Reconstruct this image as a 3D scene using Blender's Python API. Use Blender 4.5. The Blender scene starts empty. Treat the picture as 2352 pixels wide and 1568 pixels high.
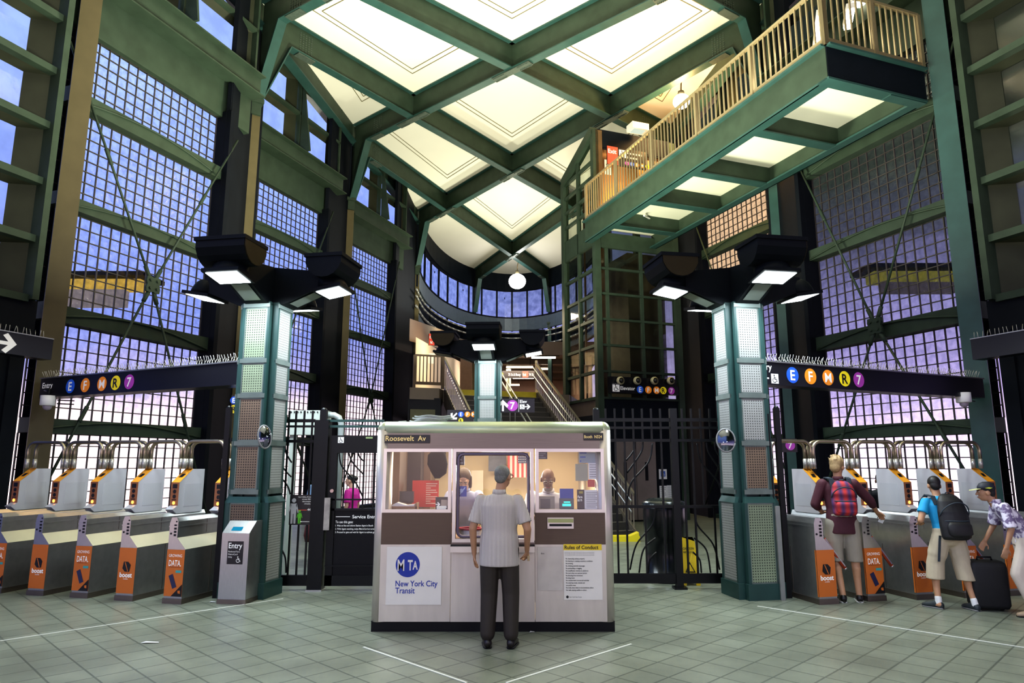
import bpy, bmesh, math, random
from math import sin, cos, pi, radians, atan2, sqrt
from mathutils import Vector as V, Matrix as M
random.seed(7)
SC = bpy.context.scene
COL = SC.collection
CAMZ = 1.75
PITCH = radians(10.02)
FPX = 1568.0

def ray(px, py):
    u = (px - 1176) / FPX; v = (784 - py) / FPX
    return u, cos(PITCH) - v * sin(PITCH), sin(PITCH) + v * cos(PITCH)
def at_y(px, py, Y):
    u, F, U = ray(px, py)
    return V((u / F * Y, Y, CAMZ + U / F * Y))
def at_z(px, py, z=0.0):
    u, F, U = ray(px, py); k = (z - CAMZ) / U
    return V((u * k, F * k, z))
def zy(py, Y): return at_y(1176, py, Y).z
def xy(px, py, Y): return at_y(px, py, Y).x

# ------------------------------------------------------------------ materials
MATS = {}
def nd(nt, t, **kw):
    n = nt.nodes.new(t)
    for k, v in kw.items():
        if k.startswith('i_'):
            key = k[2:]
            key = int(key) if key.isdigit() else key.replace('_', ' ')
            n.inputs[key].default_value = v
        else: setattr(n, k, v)
    return n
def c4(c): return (c[0], c[1], c[2], 1.0)
def mat(name, col, rough=0.5, metal=0.0, var=0.15, scale=6.0, bump=0.0, emit=None, es=0.0, stretch=None, spec=0.5):
    if name in MATS: return MATS[name]
    m = bpy.data.materials.new(name); m.use_nodes = True
    nt = m.node_tree; b = nt.nodes['Principled BSDF']
    b.inputs['Roughness'].default_value = rough
    b.inputs['Metallic'].default_value = metal
    b.inputs['Specular IOR Level'].default_value = spec
    tc = nd(nt, 'ShaderNodeTexCoord')
    mp = nd(nt, 'ShaderNodeMapping')
    if stretch: mp.inputs['Scale'].default_value = stretch
    nt.links.new(tc.outputs['Object'], mp.inputs['Vector'])
    no = nd(nt, 'ShaderNodeTexNoise', i_Scale=scale, i_Detail=3.0)
    nt.links.new(mp.outputs[0], no.inputs['Vector'])
    mx = nd(nt, 'ShaderNodeMix', data_type='RGBA')
    mx.inputs['A'].default_value = c4([c * (1 - var) for c in col])
    mx.inputs['B'].default_value = c4([min(1, c * (1 + var)) for c in col])
    nt.links.new(no.outputs['Fac'], mx.inputs['Factor'])
    nt.links.new(mx.outputs['Result'], b.inputs['Base Color'])
    if bump:
        bp = nd(nt, 'ShaderNodeBump', i_Strength=bump, i_Distance=0.02)
        nt.links.new(no.outputs['Fac'], bp.inputs['Height'])
        nt.links.new(bp.outputs[0], b.inputs['Normal'])
    if emit:
        b.inputs['Emission Color'].default_value = c4(emit)
        b.inputs['Emission Strength'].default_value = es
    MATS[name] = m
    return m

def grid_mat(name, hole, wire, bw, rh, mortar, plane, rot=0.0, rough=0.5, metal=0.0, var=0.1, offset=0.0, tilevar=0.0):
    """cells of colour `hole` in a grid of colour `wire`"""
    if name in MATS: return MATS[name]
    m = bpy.data.materials.new(name); m.use_nodes = True
    nt = m.node_tree; b = nt.nodes['Principled BSDF']
    b.inputs['Roughness'].default_value = rough; b.inputs['Metallic'].default_value = metal
    tc = nd(nt, 'ShaderNodeTexCoord')
    if plane == 'xy':
        mp = nd(nt, 'ShaderNodeMapping'); mp.inputs['Rotation'].default_value = (0, 0, rot)
        nt.links.new(tc.outputs['Object'], mp.inputs['Vector']); vec = mp.outputs[0]
    else:
        sx = nd(nt, 'ShaderNodeSeparateXYZ'); nt.links.new(tc.outputs['Object'], sx.inputs[0])
        ad = nd(nt, 'ShaderNodeMath', operation='ADD')
        nt.links.new(sx.outputs['X'], ad.inputs[0]); nt.links.new(sx.outputs['Y'], ad.inputs[1])
        cb = nd(nt, 'ShaderNodeCombineXYZ')
        nt.links.new(ad.outputs[0], cb.inputs['X']); nt.links.new(sx.outputs['Z'], cb.inputs['Y']); vec = cb.outputs[0]
    br = nd(nt, 'ShaderNodeTexBrick', offset=offset, squash=1.0)
    br.inputs['Scale'].default_value = 1.0
    br.inputs['Brick Width'].default_value = bw; br.inputs['Row Height'].default_value = rh
    br.inputs['Mortar Size'].default_value = mortar
    br.inputs['Color1'].default_value = c4([c * (1 - tilevar) for c in hole])
    br.inputs['Color2'].default_value = c4([c * (1 + tilevar) for c in hole])
    br.inputs['Mortar'].default_value = c4(wire)
    nt.links.new(vec, br.inputs['Vector'])
    no = nd(nt, 'ShaderNodeTexNoise', i_Scale=1.3, i_Detail=5.0)
    nt.links.new(tc.outputs['Object'], no.inputs['Vector'])
    mr = nd(nt, 'ShaderNodeMapRange'); mr.inputs['To Min'].default_value = 1 - var; mr.inputs['To Max'].default_value = 1 + var
    mr.inputs['From Min'].default_value = .3; mr.inputs['From Max'].default_value = .7
    nt.links.new(no.outputs['Fac'], mr.inputs['Value'])
    mx = nd(nt, 'ShaderNodeMix', data_type='RGBA', blend_type='MULTIPLY'); mx.inputs['Factor'].default_value = 1
    nt.links.new(br.outputs['Color'], mx.inputs['A']); nt.links.new(mr.outputs[0], mx.inputs['B'])
    nt.links.new(mx.outputs['Result'], b.inputs['Base Color'])
    MATS[name] = m
    return m

def glass_mat(name, tint, gloss=0.12, var=0.0, scale=4.0, bump=0.0, rough=0.05):
    if name in MATS: return MATS[name]
    m = bpy.data.materials.new(name); m.use_nodes = True
    nt = m.node_tree; nt.nodes.remove(nt.nodes['Principled BSDF'])
    out = nt.nodes['Material Output']
    tr = nd(nt, 'ShaderNodeBsdfTransparent'); tr.inputs['Color'].default_value = c4(tint)
    gl = nd(nt, 'ShaderNodeBsdfGlossy'); gl.inputs['Roughness'].default_value = rough; gl.inputs['Color'].default_value = (.9, .9, .9, 1)
    ms = nd(nt, 'ShaderNodeMixShader'); ms.inputs[0].default_value = gloss
    nt.links.new(tr.outputs[0], ms.inputs[1]); nt.links.new(gl.outputs[0], ms.inputs[2])
    nt.links.new(ms.outputs[0], out.inputs['Surface'])
    if var or bump:
        tc = nd(nt, 'ShaderNodeTexCoord')
        no = nd(nt, 'ShaderNodeTexNoise', i_Scale=scale, i_Detail=4.0)
        nt.links.new(tc.outputs['Object'], no.inputs['Vector'])
        if var:
            mx = nd(nt, 'ShaderNodeMix', data_type='RGBA')
            mx.inputs['A'].default_value = c4([c * (1 - var) for c in tint]); mx.inputs['B'].default_value = c4([min(1, c * (1 + var)) for c in tint])
            mr = nd(nt, 'ShaderNodeMapRange'); mr.inputs['From Min'].default_value = .35; mr.inputs['From Max'].default_value = .65
            nt.links.new(no.outputs['Fac'], mr.inputs['Value'])
            nt.links.new(mr.outputs[0], mx.inputs['Factor']); nt.links.new(mx.outputs['Result'], tr.inputs['Color'])
        if bump:
            bp = nd(nt, 'ShaderNodeBump', i_Strength=bump, i_Distance=0.03)
            nt.links.new(no.outputs['Fac'], bp.inputs['Height']); nt.links.new(bp.outputs[0], gl.inputs['Normal'])
    MATS[name] = m
    return m

def emit_mat(name, col, s):
    if name in MATS: return MATS[name]
    m = bpy.data.materials.new(name); m.use_nodes = True
    nt = m.node_tree; nt.nodes.remove(nt.nodes['Principled BSDF'])
    e = nd(nt, 'ShaderNodeEmission'); e.inputs['Color'].default_value = c4(col); e.inputs['Strength'].default_value = s
    nt.links.new(e.outputs[0], nt.nodes['Material Output'].inputs['Surface'])
    MATS[name] = m
    return m

# ------------------------------------------------------------------ mesh builder
_TXT = {}
def text_geo(s, bold):
    k = (s, bold)
    if k not in _TXT:
        cu = bpy.data.curves.new('lettering', 'FONT'); cu.body = s; cu.size = 1.0; cu.offset = bold; cu.resolution_u = 3
        o = bpy.data.objects.new('lettering', cu)
        me = bpy.data.meshes.new_from_object(o)
        _TXT[k] = ([v.co.copy() for v in me.vertices], [list(p.vertices) for p in me.polygons])
        bpy.data.objects.remove(o); bpy.data.curves.remove(cu); bpy.data.meshes.remove(me)
    return _TXT[k]

class MB:
    def __init__(s): s.v = []; s.f = []; s.m = []; s.s = []
    def add(s, vs, fs, m=0, sm=False, T=None):
        o = len(s.v)
        for p in vs:
            p = V(p); s.v.append(T @ p if T else p)
        for f in fs: s.f.append([i + o for i in f]); s.m.append(m); s.s.append(sm)
        return s
    def box(s, a, b, m=0, T=None):
        x0, y0, z0 = a; x1, y1, z1 = b
        vs = [(x0,y0,z0),(x1,y0,z0),(x1,y1,z0),(x0,y1,z0),(x0,y0,z1),(x1,y0,z1),(x1,y1,z1),(x0,y1,z1)]
        return s.add(vs, [(0,3,2,1),(4,5,6,7),(0,1,5,4),(1,2,6,5),(2,3,7,6),(3,0,4,7)], m, False, T)
    def quad(s, a, b, c, d, m=0, T=None): return s.add([a,b,c,d], [(0,1,2,3)], m, False, T)
    def poly(s, pts, m=0, T=None): return s.add(pts, [tuple(range(len(pts)))], m, False, T)
    def prism(s, pts, vec, m=0, T=None, sm=False):
        n = len(pts); vec = V(vec)
        vs = [V(p) for p in pts] + [V(p) + vec for p in pts]
        o = len(s.v)
        s.add(vs, [tuple(range(n))[::-1], tuple(range(n, 2*n))], m, False, T)
        for i in range(n):
            j = (i + 1) % n
            s.f.append([o+i, o+j, o+n+j, o+n+i]); s.m.append(m); s.s.append(sm)
        return s
    def bar(s, p, q, w, h, m=0, up=(0,0,1), T=None):
        """rectangular bar between p and q: w across, h along `up`"""
        p = V(p); q = V(q); d = (q - p).normalized(); up = V(up)
        a = d.cross(up)
        if a.length < 1e-4: a = d.cross(V((1,0,0)))
        a.normalize(); b = a.cross(d).normalized()
        a *= w/2; b *= h/2
        vs = [p-a-b,p+a-b,p+a+b,p-a+b,q-a-b,q+a-b,q+a+b,q-a+b]
        return s.add(vs, [(0,1,2,3),(7,6,5,4),(0,4,5,1),(1,5,6,2),(2,6,7,3),(3,7,4,0)], m, False, T)
    def tube(s, pts, r, n=8, m=0, T=None, rs=None):
        pts = [V(p) for p in pts]; o = len(s.v); prev = None; vs = []
        for i, p in enumerate(pts):
            d = (pts[min(i+1, len(pts)-1)] - pts[max(i-1, 0)]).normalized()
            if prev is None:
                a = d.orthogonal().normalized()
            else:
                a = prev - d * prev.dot(d)
                a = a.normalized() if a.length > 1e-6 else d.orthogonal().normalized()
            prev = a; b = d.cross(a); rr = rs[i] if rs else r
            for k in range(n):
                t = 2*pi*k/n; vs.append(p + a*(cos(t)*rr) + b*(sin(t)*rr))
        fs = []
        for i in range(len(pts)-1):
            for k in range(n):
                fs.append((i*n+k, i*n+(k+1)%n, (i+1)*n+(k+1)%n, (i+1)*n+k))
        s.add(vs, fs, m, True, T)
        L = (len(pts)-1)*n
        s.f.append([o+k for k in range(n)][::-1]); s.m.append(m); s.s.append(False)
        s.f.append([o+L+k for k in range(n)]); s.m.append(m); s.s.append(False)
        return s
    def lathe(s, prof, n=16, m=0, T=None):
        vs = []; fs = []
        for r, z in prof:
            for k in range(n):
                t = 2*pi*k/n; vs.append((r*cos(t), r*sin(t), z))
        for i in range(len(prof)-1):
            for k in range(n):
                fs.append((i*n+k, i*n+(k+1)%n, (i+1)*n+(k+1)%n, (i+1)*n+k))
        s.add(vs, fs, m, True, T)
        return s
    def loft(s, rings, m=0, n=14, T=None):
        """closed stack of rings: each (centre, ax, ay) with ax, ay half-axis vectors"""
        vs = []; fs = []
        for c, ax, ay in rings:
            c = V(c); ax = V(ax); ay = V(ay)
            for k in range(n):
                t = 2*pi*k/n; vs.append(c + ax*cos(t) + ay*sin(t))
        L = len(rings)
        for i in range(L-1):
            for k in range(n):
                fs.append((i*n+k, i*n+(k+1)%n, (i+1)*n+(k+1)%n, (i+1)*n+k))
        fs.append(tuple(range(n))[::-1]); fs.append(tuple(range((L-1)*n, L*n)))
        return s.add(vs, fs, m, True, T)
    def cap(s, p, q, r1, r2, m=0, n=12, fl=1.0, flax=None):
        """tapered capsule"""
        p = V(p); q = V(q); d = q - p; L = d.length; d.normalize()
        a = (V(flax) - d*V(flax).dot(d)).normalized() if flax else d.orthogonal().normalized()
        b = d.cross(a); R = []
        for t in (-.95, -.7, -.35): R.append((p + d*(r1*t), sqrt(1-t*t)*r1))
        for t in (0, .25, .5, .75, 1): R.append((p + d*(L*t), r1 + (r2-r1)*t))
        for t in (.35, .7, .95): R.append((q + d*(r2*t), sqrt(1-t*t)*r2))
        return s.loft([(c, a*(r*fl), b*r) for c, r in R], m, n)
    def ell(s, c, r, m=0, T=None, n=14, k=9):
        vs = []; rings = []
        for i in range(k):
            t = -pi/2*.97 + pi*.97*i/(k-1)
            rings.append(((c[0], c[1], c[2] + r[2]*sin(t)), (r[0]*cos(t), 0, 0), (0, r[1]*cos(t), 0)))
        return s.loft(rings, m, n, T)
    def disc(s, c, r, m=0, n=24, T=None, nrm='y', ry=None):
        ry = ry or r
        pts = []
        for k in range(n):
            t = 2*pi*k/n
            if nrm == 'y': pts.append((c[0] + r*cos(t), c[1], c[2] + ry*sin(t)))
            elif nrm == 'z': pts.append((c[0] + r*cos(t), c[1] + ry*sin(t), c[2]))
            else: pts.append((c[0], c[1] + r*cos(t), c[2] + ry*sin(t)))
        return s.poly(pts, m, T)
    def text(s, t, x, z, size, m=0, y=0.0, align='L', bold=0.0, sx=1.0, T=None, shear=0.0):
        """lettering standing in the XZ plane, read from -Y"""
        vs, fs = text_geo(t, bold)
        if not vs: return s
        x0 = min(v.x for v in vs); x1 = max(v.x for v in vs)
        off = {'L': x0, 'C': (x0+x1)/2, 'R': x1}[align]
        return s.add([(x + (v.x - off + shear*v.y)*size*sx, y, z + v.y*size) for v in vs], fs, m, False, T)
    def mesh(s, name, mats, smooth=None):
        me = bpy.data.meshes.new(name)
        me.from_pydata([tuple(v) for v in s.v], [], s.f)
        for mm in mats: me.materials.append(mm)
        me.polygons.foreach_set('material_index', s.m)
        me.polygons.foreach_set('use_smooth', s.s if smooth is None else [smooth]*len(s.f))
        me.update()
        return me
    def build(s, name, mats, parent=None, smooth=None):
        if not isinstance(mats, (list, tuple)): mats = [mats]
        o = bpy.data.objects.new(name, s.mesh(name, mats, smooth)); COL.objects.link(o)
        if parent: o.parent = parent
        return o

def tag(o, label=None, cat=None, group=None, kind=None):
    if label: o['label'] = label
    if cat: o['category'] = cat
    if group: o['group'] = group
    if kind: o['kind'] = kind
    return o
def empty(name, loc=(0,0,0), rz=0.0):
    o = bpy.data.objects.new(name, None); COL.objects.link(o)
    o.location = loc; o.rotation_euler = (0, 0, rz); o.empty_display_size = .1
    return o
def thing(name, label, cat, loc=(0,0,0), rz=0.0, group=None):
    return tag(empty(name, loc, rz), label, cat, group)
def struct(name, mb, mats, parent=None):
    o = mb.build(name, mats, parent)
    if parent is None: o['kind'] = 'structure'
    return o
def copy_tree(o, parent=None, label=None, loc=None, rz=None):
    c = o.copy(); COL.objects.link(c); c.parent = parent
    if label: c['label'] = label
    if loc is not None: c.location = loc
    if rz is not None: c.rotation_euler = (0, 0, rz)
    for ch in list(o.children): copy_tree(ch, c)
    return c
def area(name, loc, size, power, col, rot=(0,0,0), sy=None, spread=None):
    l = bpy.data.lights.new(name, 'AREA'); l.energy = power; l.color = col; l.size = size
    if sy: l.shape = 'RECTANGLE'; l.size_y = sy
    if spread: l.spread = spread
    o = bpy.data.objects.new(name, l); o.location = loc; o.rotation_euler = rot; COL.objects.link(o)
    return o
def point(name, loc, power, col, r=.1):
    l = bpy.data.lights.new(name, 'POINT'); l.energy = power; l.color = col; l.shadow_soft_size = r
    o = bpy.data.objects.new(name, l); o.location = loc; COL.objects.link(o)
    return o
def lerp(a, b, t): return a + (b - a) * t
def mir(p, s): return V((p[0]*s, p[1], p[2] if len(p) > 2 else 0))

GREEN = mat('green_steel', (.034, .053, .037), .5, 0, .35, 3, spec=.22)
COLF_LIT = mat('flange_lamp_tint', (.085, .071, .036), .5, 0, .25, 2, spec=.25)  # green steel flange with the yellow lamp light put into its colour
TEAL = mat('teal_steel', (.028, .072, .066), .42, 0, .3, 3, spec=.35)
DARK = mat('dark_steel', (.006, .009, .014), .55, 0, .3, 3, spec=.12)
BLACK = mat('black_paint', (.006, .006, .008), .45, 0, .2, 5, spec=.25)
SIGNB = mat('sign_black', (.010, .010, .013), .3, 0, .2, 3)
STEEL = mat('brushed_steel', (.50, .50, .48), .32, .9, .12, 6, stretch=(40, 40, 1))
STEELD = mat('dark_brushed_steel', (.20, .17, .145), .38, .85, .15, 5, stretch=(1, 1, 60))
WHITE = mat('white_paint', (.80, .80, .78), .5, 0, .04, 4)
LETTER = mat('white_lettering', (.85, .85, .83), .5, 0, .02, 4, emit=(1, 1, .97), es=.12)
CREAM = mat('cream_paint', (.72, .62, .44), .6, 0, .06, 2)
# ------------------------------------------------------------------ camera, world, colour
cam = bpy.data.cameras.new('camera'); cam.lens = 24; cam.sensor_width = 36; cam.clip_end = 400
co = bpy.data.objects.new('camera', cam); COL.objects.link(co)
co.location = (0, 0, CAMZ); co.rotation_euler = (pi/2 + PITCH, 0, 0)
SC.camera = co
SC.view_settings.view_transform = 'Standard'
SC.view_settings.look = 'Medium High Contrast'
SC.cycles.adaptive_threshold = 0.03
SC.cycles.max_bounces = 5; SC.cycles.diffuse_bounces = 3; SC.cycles.glossy_bounces = 3
SC.cycles.transparent_max_bounces = 10; SC.cycles.transmission_bounces = 3
SC.cycles.sample_clamp_indirect = 4.0
SC.cycles.caustics_reflective = False; SC.cycles.caustics_refractive = False

w = bpy.data.worlds.new('dusk_sky'); SC.world = w; w.use_nodes = True
nt = w.node_tree; bg = nt.nodes['Background']
tc = nd(nt, 'ShaderNodeTexCoord'); sx = nd(nt, 'ShaderNodeSeparateXYZ')
nt.links.new(tc.outputs['Generated'], sx.inputs[0])
mr = nd(nt, 'ShaderNodeMapRange'); mr.inputs['From Min'].default_value = -.12; mr.inputs['From Max'].default_value = .68
no = nd(nt, 'ShaderNodeTexNoise', i_Scale=7.0, i_Detail=5.0)
mp = nd(nt, 'ShaderNodeMapping'); mp.inputs['Scale'].default_value = (1, 1, 3)
nt.links.new(tc.outputs['Generated'], mp.inputs[0]); nt.links.new(mp.outputs[0], no.inputs['Vector'])
mad = nd(nt, 'ShaderNodeMath', operation='MULTIPLY_ADD'); mad.inputs[1].default_value = .12; mad.inputs[2].default_value = -.06
nt.links.new(no.outputs['Fac'], mad.inputs[0])
add = nd(nt, 'ShaderNodeMath', operation='ADD'); nt.links.new(sx.outputs['Z'], add.inputs[0]); nt.links.new(mad.outputs[0], add.inputs[1])
nt.links.new(add.outputs[0], mr.inputs['Value'])
def ramp(stops):
    r = nd(nt, 'ShaderNodeValToRGB'); e = r.color_ramp.elements
    e[0].position = stops[0][0]; e[0].color = c4(stops[0][1])
    e[1].position = stops[-1][0]; e[1].color = c4(stops[-1][1])
    for p, c in stops[1:-1]: q = e.new(p); q.color = c4(c)
    nt.links.new(mr.outputs[0], r.inputs[0]); return r
# position = (z + .12) / .8
rl = ramp([(0, (.10, .09, .10)), (.07, (2.2, 1.6, 1.6)), (.15, (2.1, 1.6, 1.6)), (.21, (1.6, 1.2, 1.22)), (.28, (.58, .52, .92)), (.36, (.30, .37, .90)),
           (.55, (.37, .49, 1.1)), (.75, (.48, .65, 1.25)), (1, (.50, .66, 1.25))])
rr = ramp([(0, (.10, .09, .10)), (.07, (1.9, 1.5, 1.75)), (.15, (1.7, 1.35, 1.6)), (.20, (1.1, .85, 1.2)), (.28, (.52, .42, .80)), (.40, (.26, .24, .48)),
           (.50, (.085, .085, .14)), (.60, (.045, .055, .045)), (1, (.03, .04, .03))])
mx = nd(nt, 'ShaderNodeMix', data_type='RGBA')
ms = nd(nt, 'ShaderNodeMapRange'); ms.inputs['From Min'].default_value = -.15; ms.inputs['From Max'].default_value = .2
nt.links.new(sx.outputs['X'], ms.inputs['Value']); nt.links.new(ms.outputs[0], mx.inputs['Factor'])
nt.links.new(rl.outputs[0], mx.inputs['A']); nt.links.new(rr.outputs[0], mx.inputs['B'])
nt.links.new(mx.outputs['Result'], bg.inputs['Color']); bg.inputs['Strength'].default_value = 1.0

# ------------------------------------------------------------------ floor
TILE = grid_mat('floor_tile', (.205, .225, .180), (.10, .115, .09), .305, .305, .009, 'xy', pi/4, rough=.36, var=.22, tilevar=.07)
LINE = mat('inlay_white', (.72, .74, .68), .4, 0, .1, 20)
fb = MB(); fp_ = [(-10.5, -8), (-10.2, 5), (-8.6, 12.0), (-7.3, 16.5), (-7.6, 18.8), (-6.3, 23.6), (-6.3, 25.3), (-5.2, 28.6), (-5.0, 34), (-2.5, 45)]
fb.poly([(x, y, 0) for x, y in fp_] + [(-x, y, 0) for x, y in fp_[::-1]])
for a, b in (((0, 1472), (650, 1375)), ((1740, 1392), (2352, 1487)), ((835, 1486), (1072, 1568)), ((1163, 1568), (1450, 1479))):
    p = at_z(*a); q = at_z(*b); p.z = q.z = .003
    fb.bar(p, q, .022, .004, 1)
floor = struct('floor', fb, [TILE, LINE])

# ------------------------------------------------------------------ columns, roof lattice
K = 1.10                         # size of the hall shell
def kz(z): return CAMZ + (z - CAMZ)*K
HB, HC = kz(12.55), kz(13.35)            # underside of beams, ceiling
CAPZ = kz(10.65)
ANG = radians(20)
L = [(-8.6, 5.9), (-7.54, 11.0), (-6.43, 15.8), (-5.55, 22.3), (-4.39, 30.5), (-2.25, 40.3)]
L = [(x*K, y*K) for x, y in L]
COLW = [.38, .36, .32, .28, .26, .24]
ordn = ['nearest', 'second', 'third', 'fourth', 'fifth', 'sixth']
for s, side in ((1, 'blue dusk windows'), (-1, 'walkway side')):
    for i in range(1, 6):
        x, y = L[i]; x *= s; wd = COLW[i]
        t = thing('steel_column', '', 'column', (x, y, 0), s*radians((0, 44, 36, 28, 20, 8)[i]), group='tall steel wall columns')
        t['label'] = ('tall dark green steel column along the wall of %s, %s from the camera' %
                      ('blue dusk glass blocks' if s == 1 else 'dim violet glass blocks below the walkway', ordn[i-1]))
        zt = CAPZ if i < 5 else kz(10.0)
        b = MB(); b.box((-wd/2, -.02, 0), (wd/2, .02, zt)); b.build('flange', COLF_LIT if s == 1 else TEAL, t)
        b = MB(); b.box((-.02 - .06*s, .02, 0), (.02 - .06*s, .75, HC)); b.box((-wd/2, .75, 0), (wd/2, .79, HC)); b.build('web', DARK, t)  # the web's shade is put into a near-black steel
        b = MB(); b.box((-wd*.62, -.16, zt - .08), (wd*.62, .2, zt + .04)); b.box((-wd*.45, -.1, zt - .42), (wd*.45, .05, zt - .08)); b.build('bracket', GREEN, t)
        b = MB(); b.box((-wd/2, .3, zt), (wd/2, .8, HC)); b.build('post_head', GREEN, t)

def lin(i, s):     # roof line i: column i on side s to column i+2 opposite
    a = V((L[i][0]*s, L[i][1])); b = V((-L[i+2][0]*s, L[i+2][1])); return a, b
def cross(l1, l2):
    a, b = l1; c, d = l2; r = b - a; q = d - c; den = r.x*q.y - r.y*q.x
    t = ((c.x-a.x)*q.y - (c.y-a.y)*q.x)/den
    return a + r*t
LF = [lin(i, 1) for i in range(4)]; LG = [lin(i, -1) for i in range(4)]
FW = .28
RIVET = mat('splice_plate', (.075, .10, .085), .5, .2, .4, 18, bump=.3)
def roof_beam(a, b, label, cuts, dz=0):
    t = thing('ceiling_beam', label, 'beam', (0, 0, 0), group='diagonal roof beams')
    d = (b - a).normalized(); n = V((-d.y, d.x)); Ln = (b - a).length
    def p(u, z, o=0): return V((a.x + d.x*u + n.x*o, a.y + d.y*u + n.y*o, z))
    m = MB()
    e0, e1 = .95, Ln - .95
    web = [p(.12, CAPZ), p(e0, HB), p(e1, HB), p(Ln-.12, CAPZ), p(Ln-.12, HC), p(.12, HC)]
    m.prism([q + V((n.x, n.y, 0))*-.015 for q in web], V((n.x, n.y, 0))*.03)
    m.build('web', GREEN, t)
    f = MB()
    for s0, s1 in ((p(.12, CAPZ), p(e0, HB)), (p(e0, HB), p(e1, HB)), (p(e1, HB), p(Ln-.12, CAPZ))):
        up = V((0, 0, 1)); dd = (s1 - s0).normalized(); upv = (up - dd*up.dot(dd)).normalized()
        f.bar(s0 + V((0,0,dz)), s1 + V((0,0,dz)), FW, .035, 0, up=upv)
    f.build('lower_flange', TEAL, t)
    f = MB(); f.bar(p(.1, HC-.02), p(Ln-.1, HC-.02), FW, .04); f.build('upper_flange', TEAL, t)
    f = MB()
    for c in cuts:
        u = (c - a).dot(d)
        f.bar(p(u-.75, HB-.045), p(u+.75, HB-.045), FW*.86, .03)
        for k in range(9):
            for o in (-.085, .085):
                for sg in (-1, 1):
                    q = p(u + sg*(.28 + k*.052), HB-.06, o); f.box(q - V((.016, .016, .03)), q + V((.016, .016, .01)))
    for u in (e0 + .55, e1 - .55):
        f.bar(p(u-.3, HB-.03), p(u+.3, HB-.03), FW*.86, .03)
        for k in range(5):
            for r in range(9):
                q = p(u - .2 + k*.1, HB + .1 + r*.075, 0)
                f.bar(p(u-.2+k*.1, HB+.1+r*.075, -.03), p(u-.2+k*.1, HB+.1+r*.075, .03), .03, .03)
    f.build('splice_plate', RIVET, t)
    return t
names = ['overhead', 'nearest full', 'middle', 'farthest']
for i in range(4):
    cf = [cross(LF[i], g) for j, g in enumerate(LG) if abs(i-j) <= 1]
    roof_beam(LF[i][0], LF[i][1], '%s diagonal roof beam springing from the blue glass wall toward the far end' % names[i], [], .012)
    roof_beam(LG[i][0], LG[i][1], '%s diagonal roof beam springing from the walkway wall toward the far end' % names[i], [cross(LF[j], LG[i]) for j in range(4) if abs(i-j) <= 1])

# ceiling: white boards with double inset lines
CEIL = mat('ceiling_board', (.86, .83, .74), .6, 0, .035, .8)
CLINE = mat('ceiling_groove', (.16, .14, .07), .6, 0, .1, 4)
cb = MB()
outl = [V((-8.6*s, y)) for s in (1,) for y in ()]
ARC = [(-4.39, 30.5), (-4.35, 34.0), (-3.65, 37.6), (-2.25, 40.3), (0, 41.5), (2.25, 40.3), (3.65, 37.6), (4.35, 34.0), (4.39, 30.5)]
lft = [(-10.6, -4), (-10.2, 3)] + [(L[i][0]-.35, L[i][1]) for i in range(0, 4)]
ARC = [(x*K, y*K) for x, y in ARC]
lfo = [(-11.8, -4), (-11.4, 3)] + [(L[i][0]-1.0, L[i][1]-.3) for i in range(0, 4)]
poly = lfo + [(x*1.08, 33 + (y-33)*1.08) for x, y in ARC] + [(-x, y) for x, y in lfo[::-1]]
cb.poly([(x, y, HC + .01) for x, y in poly], 0)
def inset(pts, d):
    n = len(pts); A = sum(pts[i].x*pts[(i+1)%n].y - pts[(i+1)%n].x*pts[i].y for i in range(n))
    sg = 1 if A > 0 else -1; out = []
    for i in range(n):
        p0, p1, p2 = pts[i-1], pts[i], pts[(i+1)%n]
        d1 = (p1-p0).normalized(); d2 = (p2-p1).normalized()
        n1 = V((-d1.y, d1.x))*sg*d; n2 = V((-d2.y, d2.x))*sg*d
        out.append(cross((p0+n1, p1+n1), (p1+n2, p2+n2)))
    return out
cells = []
def node(i, j): return cross(LF[i], LG[j])
for i in range(3):
    for j in range(3):
        if abs(i-j) <= 1: cells.append([node(i, j), node(i+1, j), node(i+1, j+1), node(i, j+1)])
for s in (1, -1):
    for k in (0, 1):
        LL = lambda i: V((L[i][0]*s, L[i][1]))
        nn = (lambda i, j: node(i, j)) if s == 1 else (lambda i, j: node(j, i))
        cells.append([LL(k+1), nn(k+1, k), LL(k+2)])
    cells.append([V((L[3][0]*s, L[3][1])), (node(3, 2) if s == 1 else node(2, 3)), V((L[4][0]*s, L[4][1]))])
for cpts in cells:
    for dd in (.95, 1.13):
        q = inset(cpts, dd); n = len(q)
        A = lambda P: sum(P[i].x*P[(i+1)%n].y - P[(i+1)%n].x*P[i].y for i in range(n))
        if A(q)*A(cpts) < 0 or abs(A(q)) > abs(A(cpts)): continue
        for k in range(n):
            a, b = q[k], q[(k+1)%n]
            cb.bar((a.x, a.y, HC-.002), (b.x, b.y, HC-.002), .022, .012, 1)
struct('ceiling', cb, [CEIL, CLINE])
for s in (1, -1):
    for i in range(0, 4):
        a = V((L[i][0]*s, L[i][1], 0)); b = V((L[i+1][0]*s, L[i+1][1], 0)); m = MB()
        m.bar(a + V((0, 0, HC-.35)), b + V((0, 0, HC-.35)), .06, .7); m.bar(a + V((0, 0, HC-.68)), b + V((0, 0, HC-.68)), .34, .05, 1)
        tag(m.build('ceiling_beam', [GREEN, TEAL]), '%s roof edge beam above the clerestory on the %s side' % (['overhead', 'first', 'second', 'third'][i], 'blue dusk' if s == 1 else 'walkway'), 'beam', 'roof edge beams')


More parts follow.
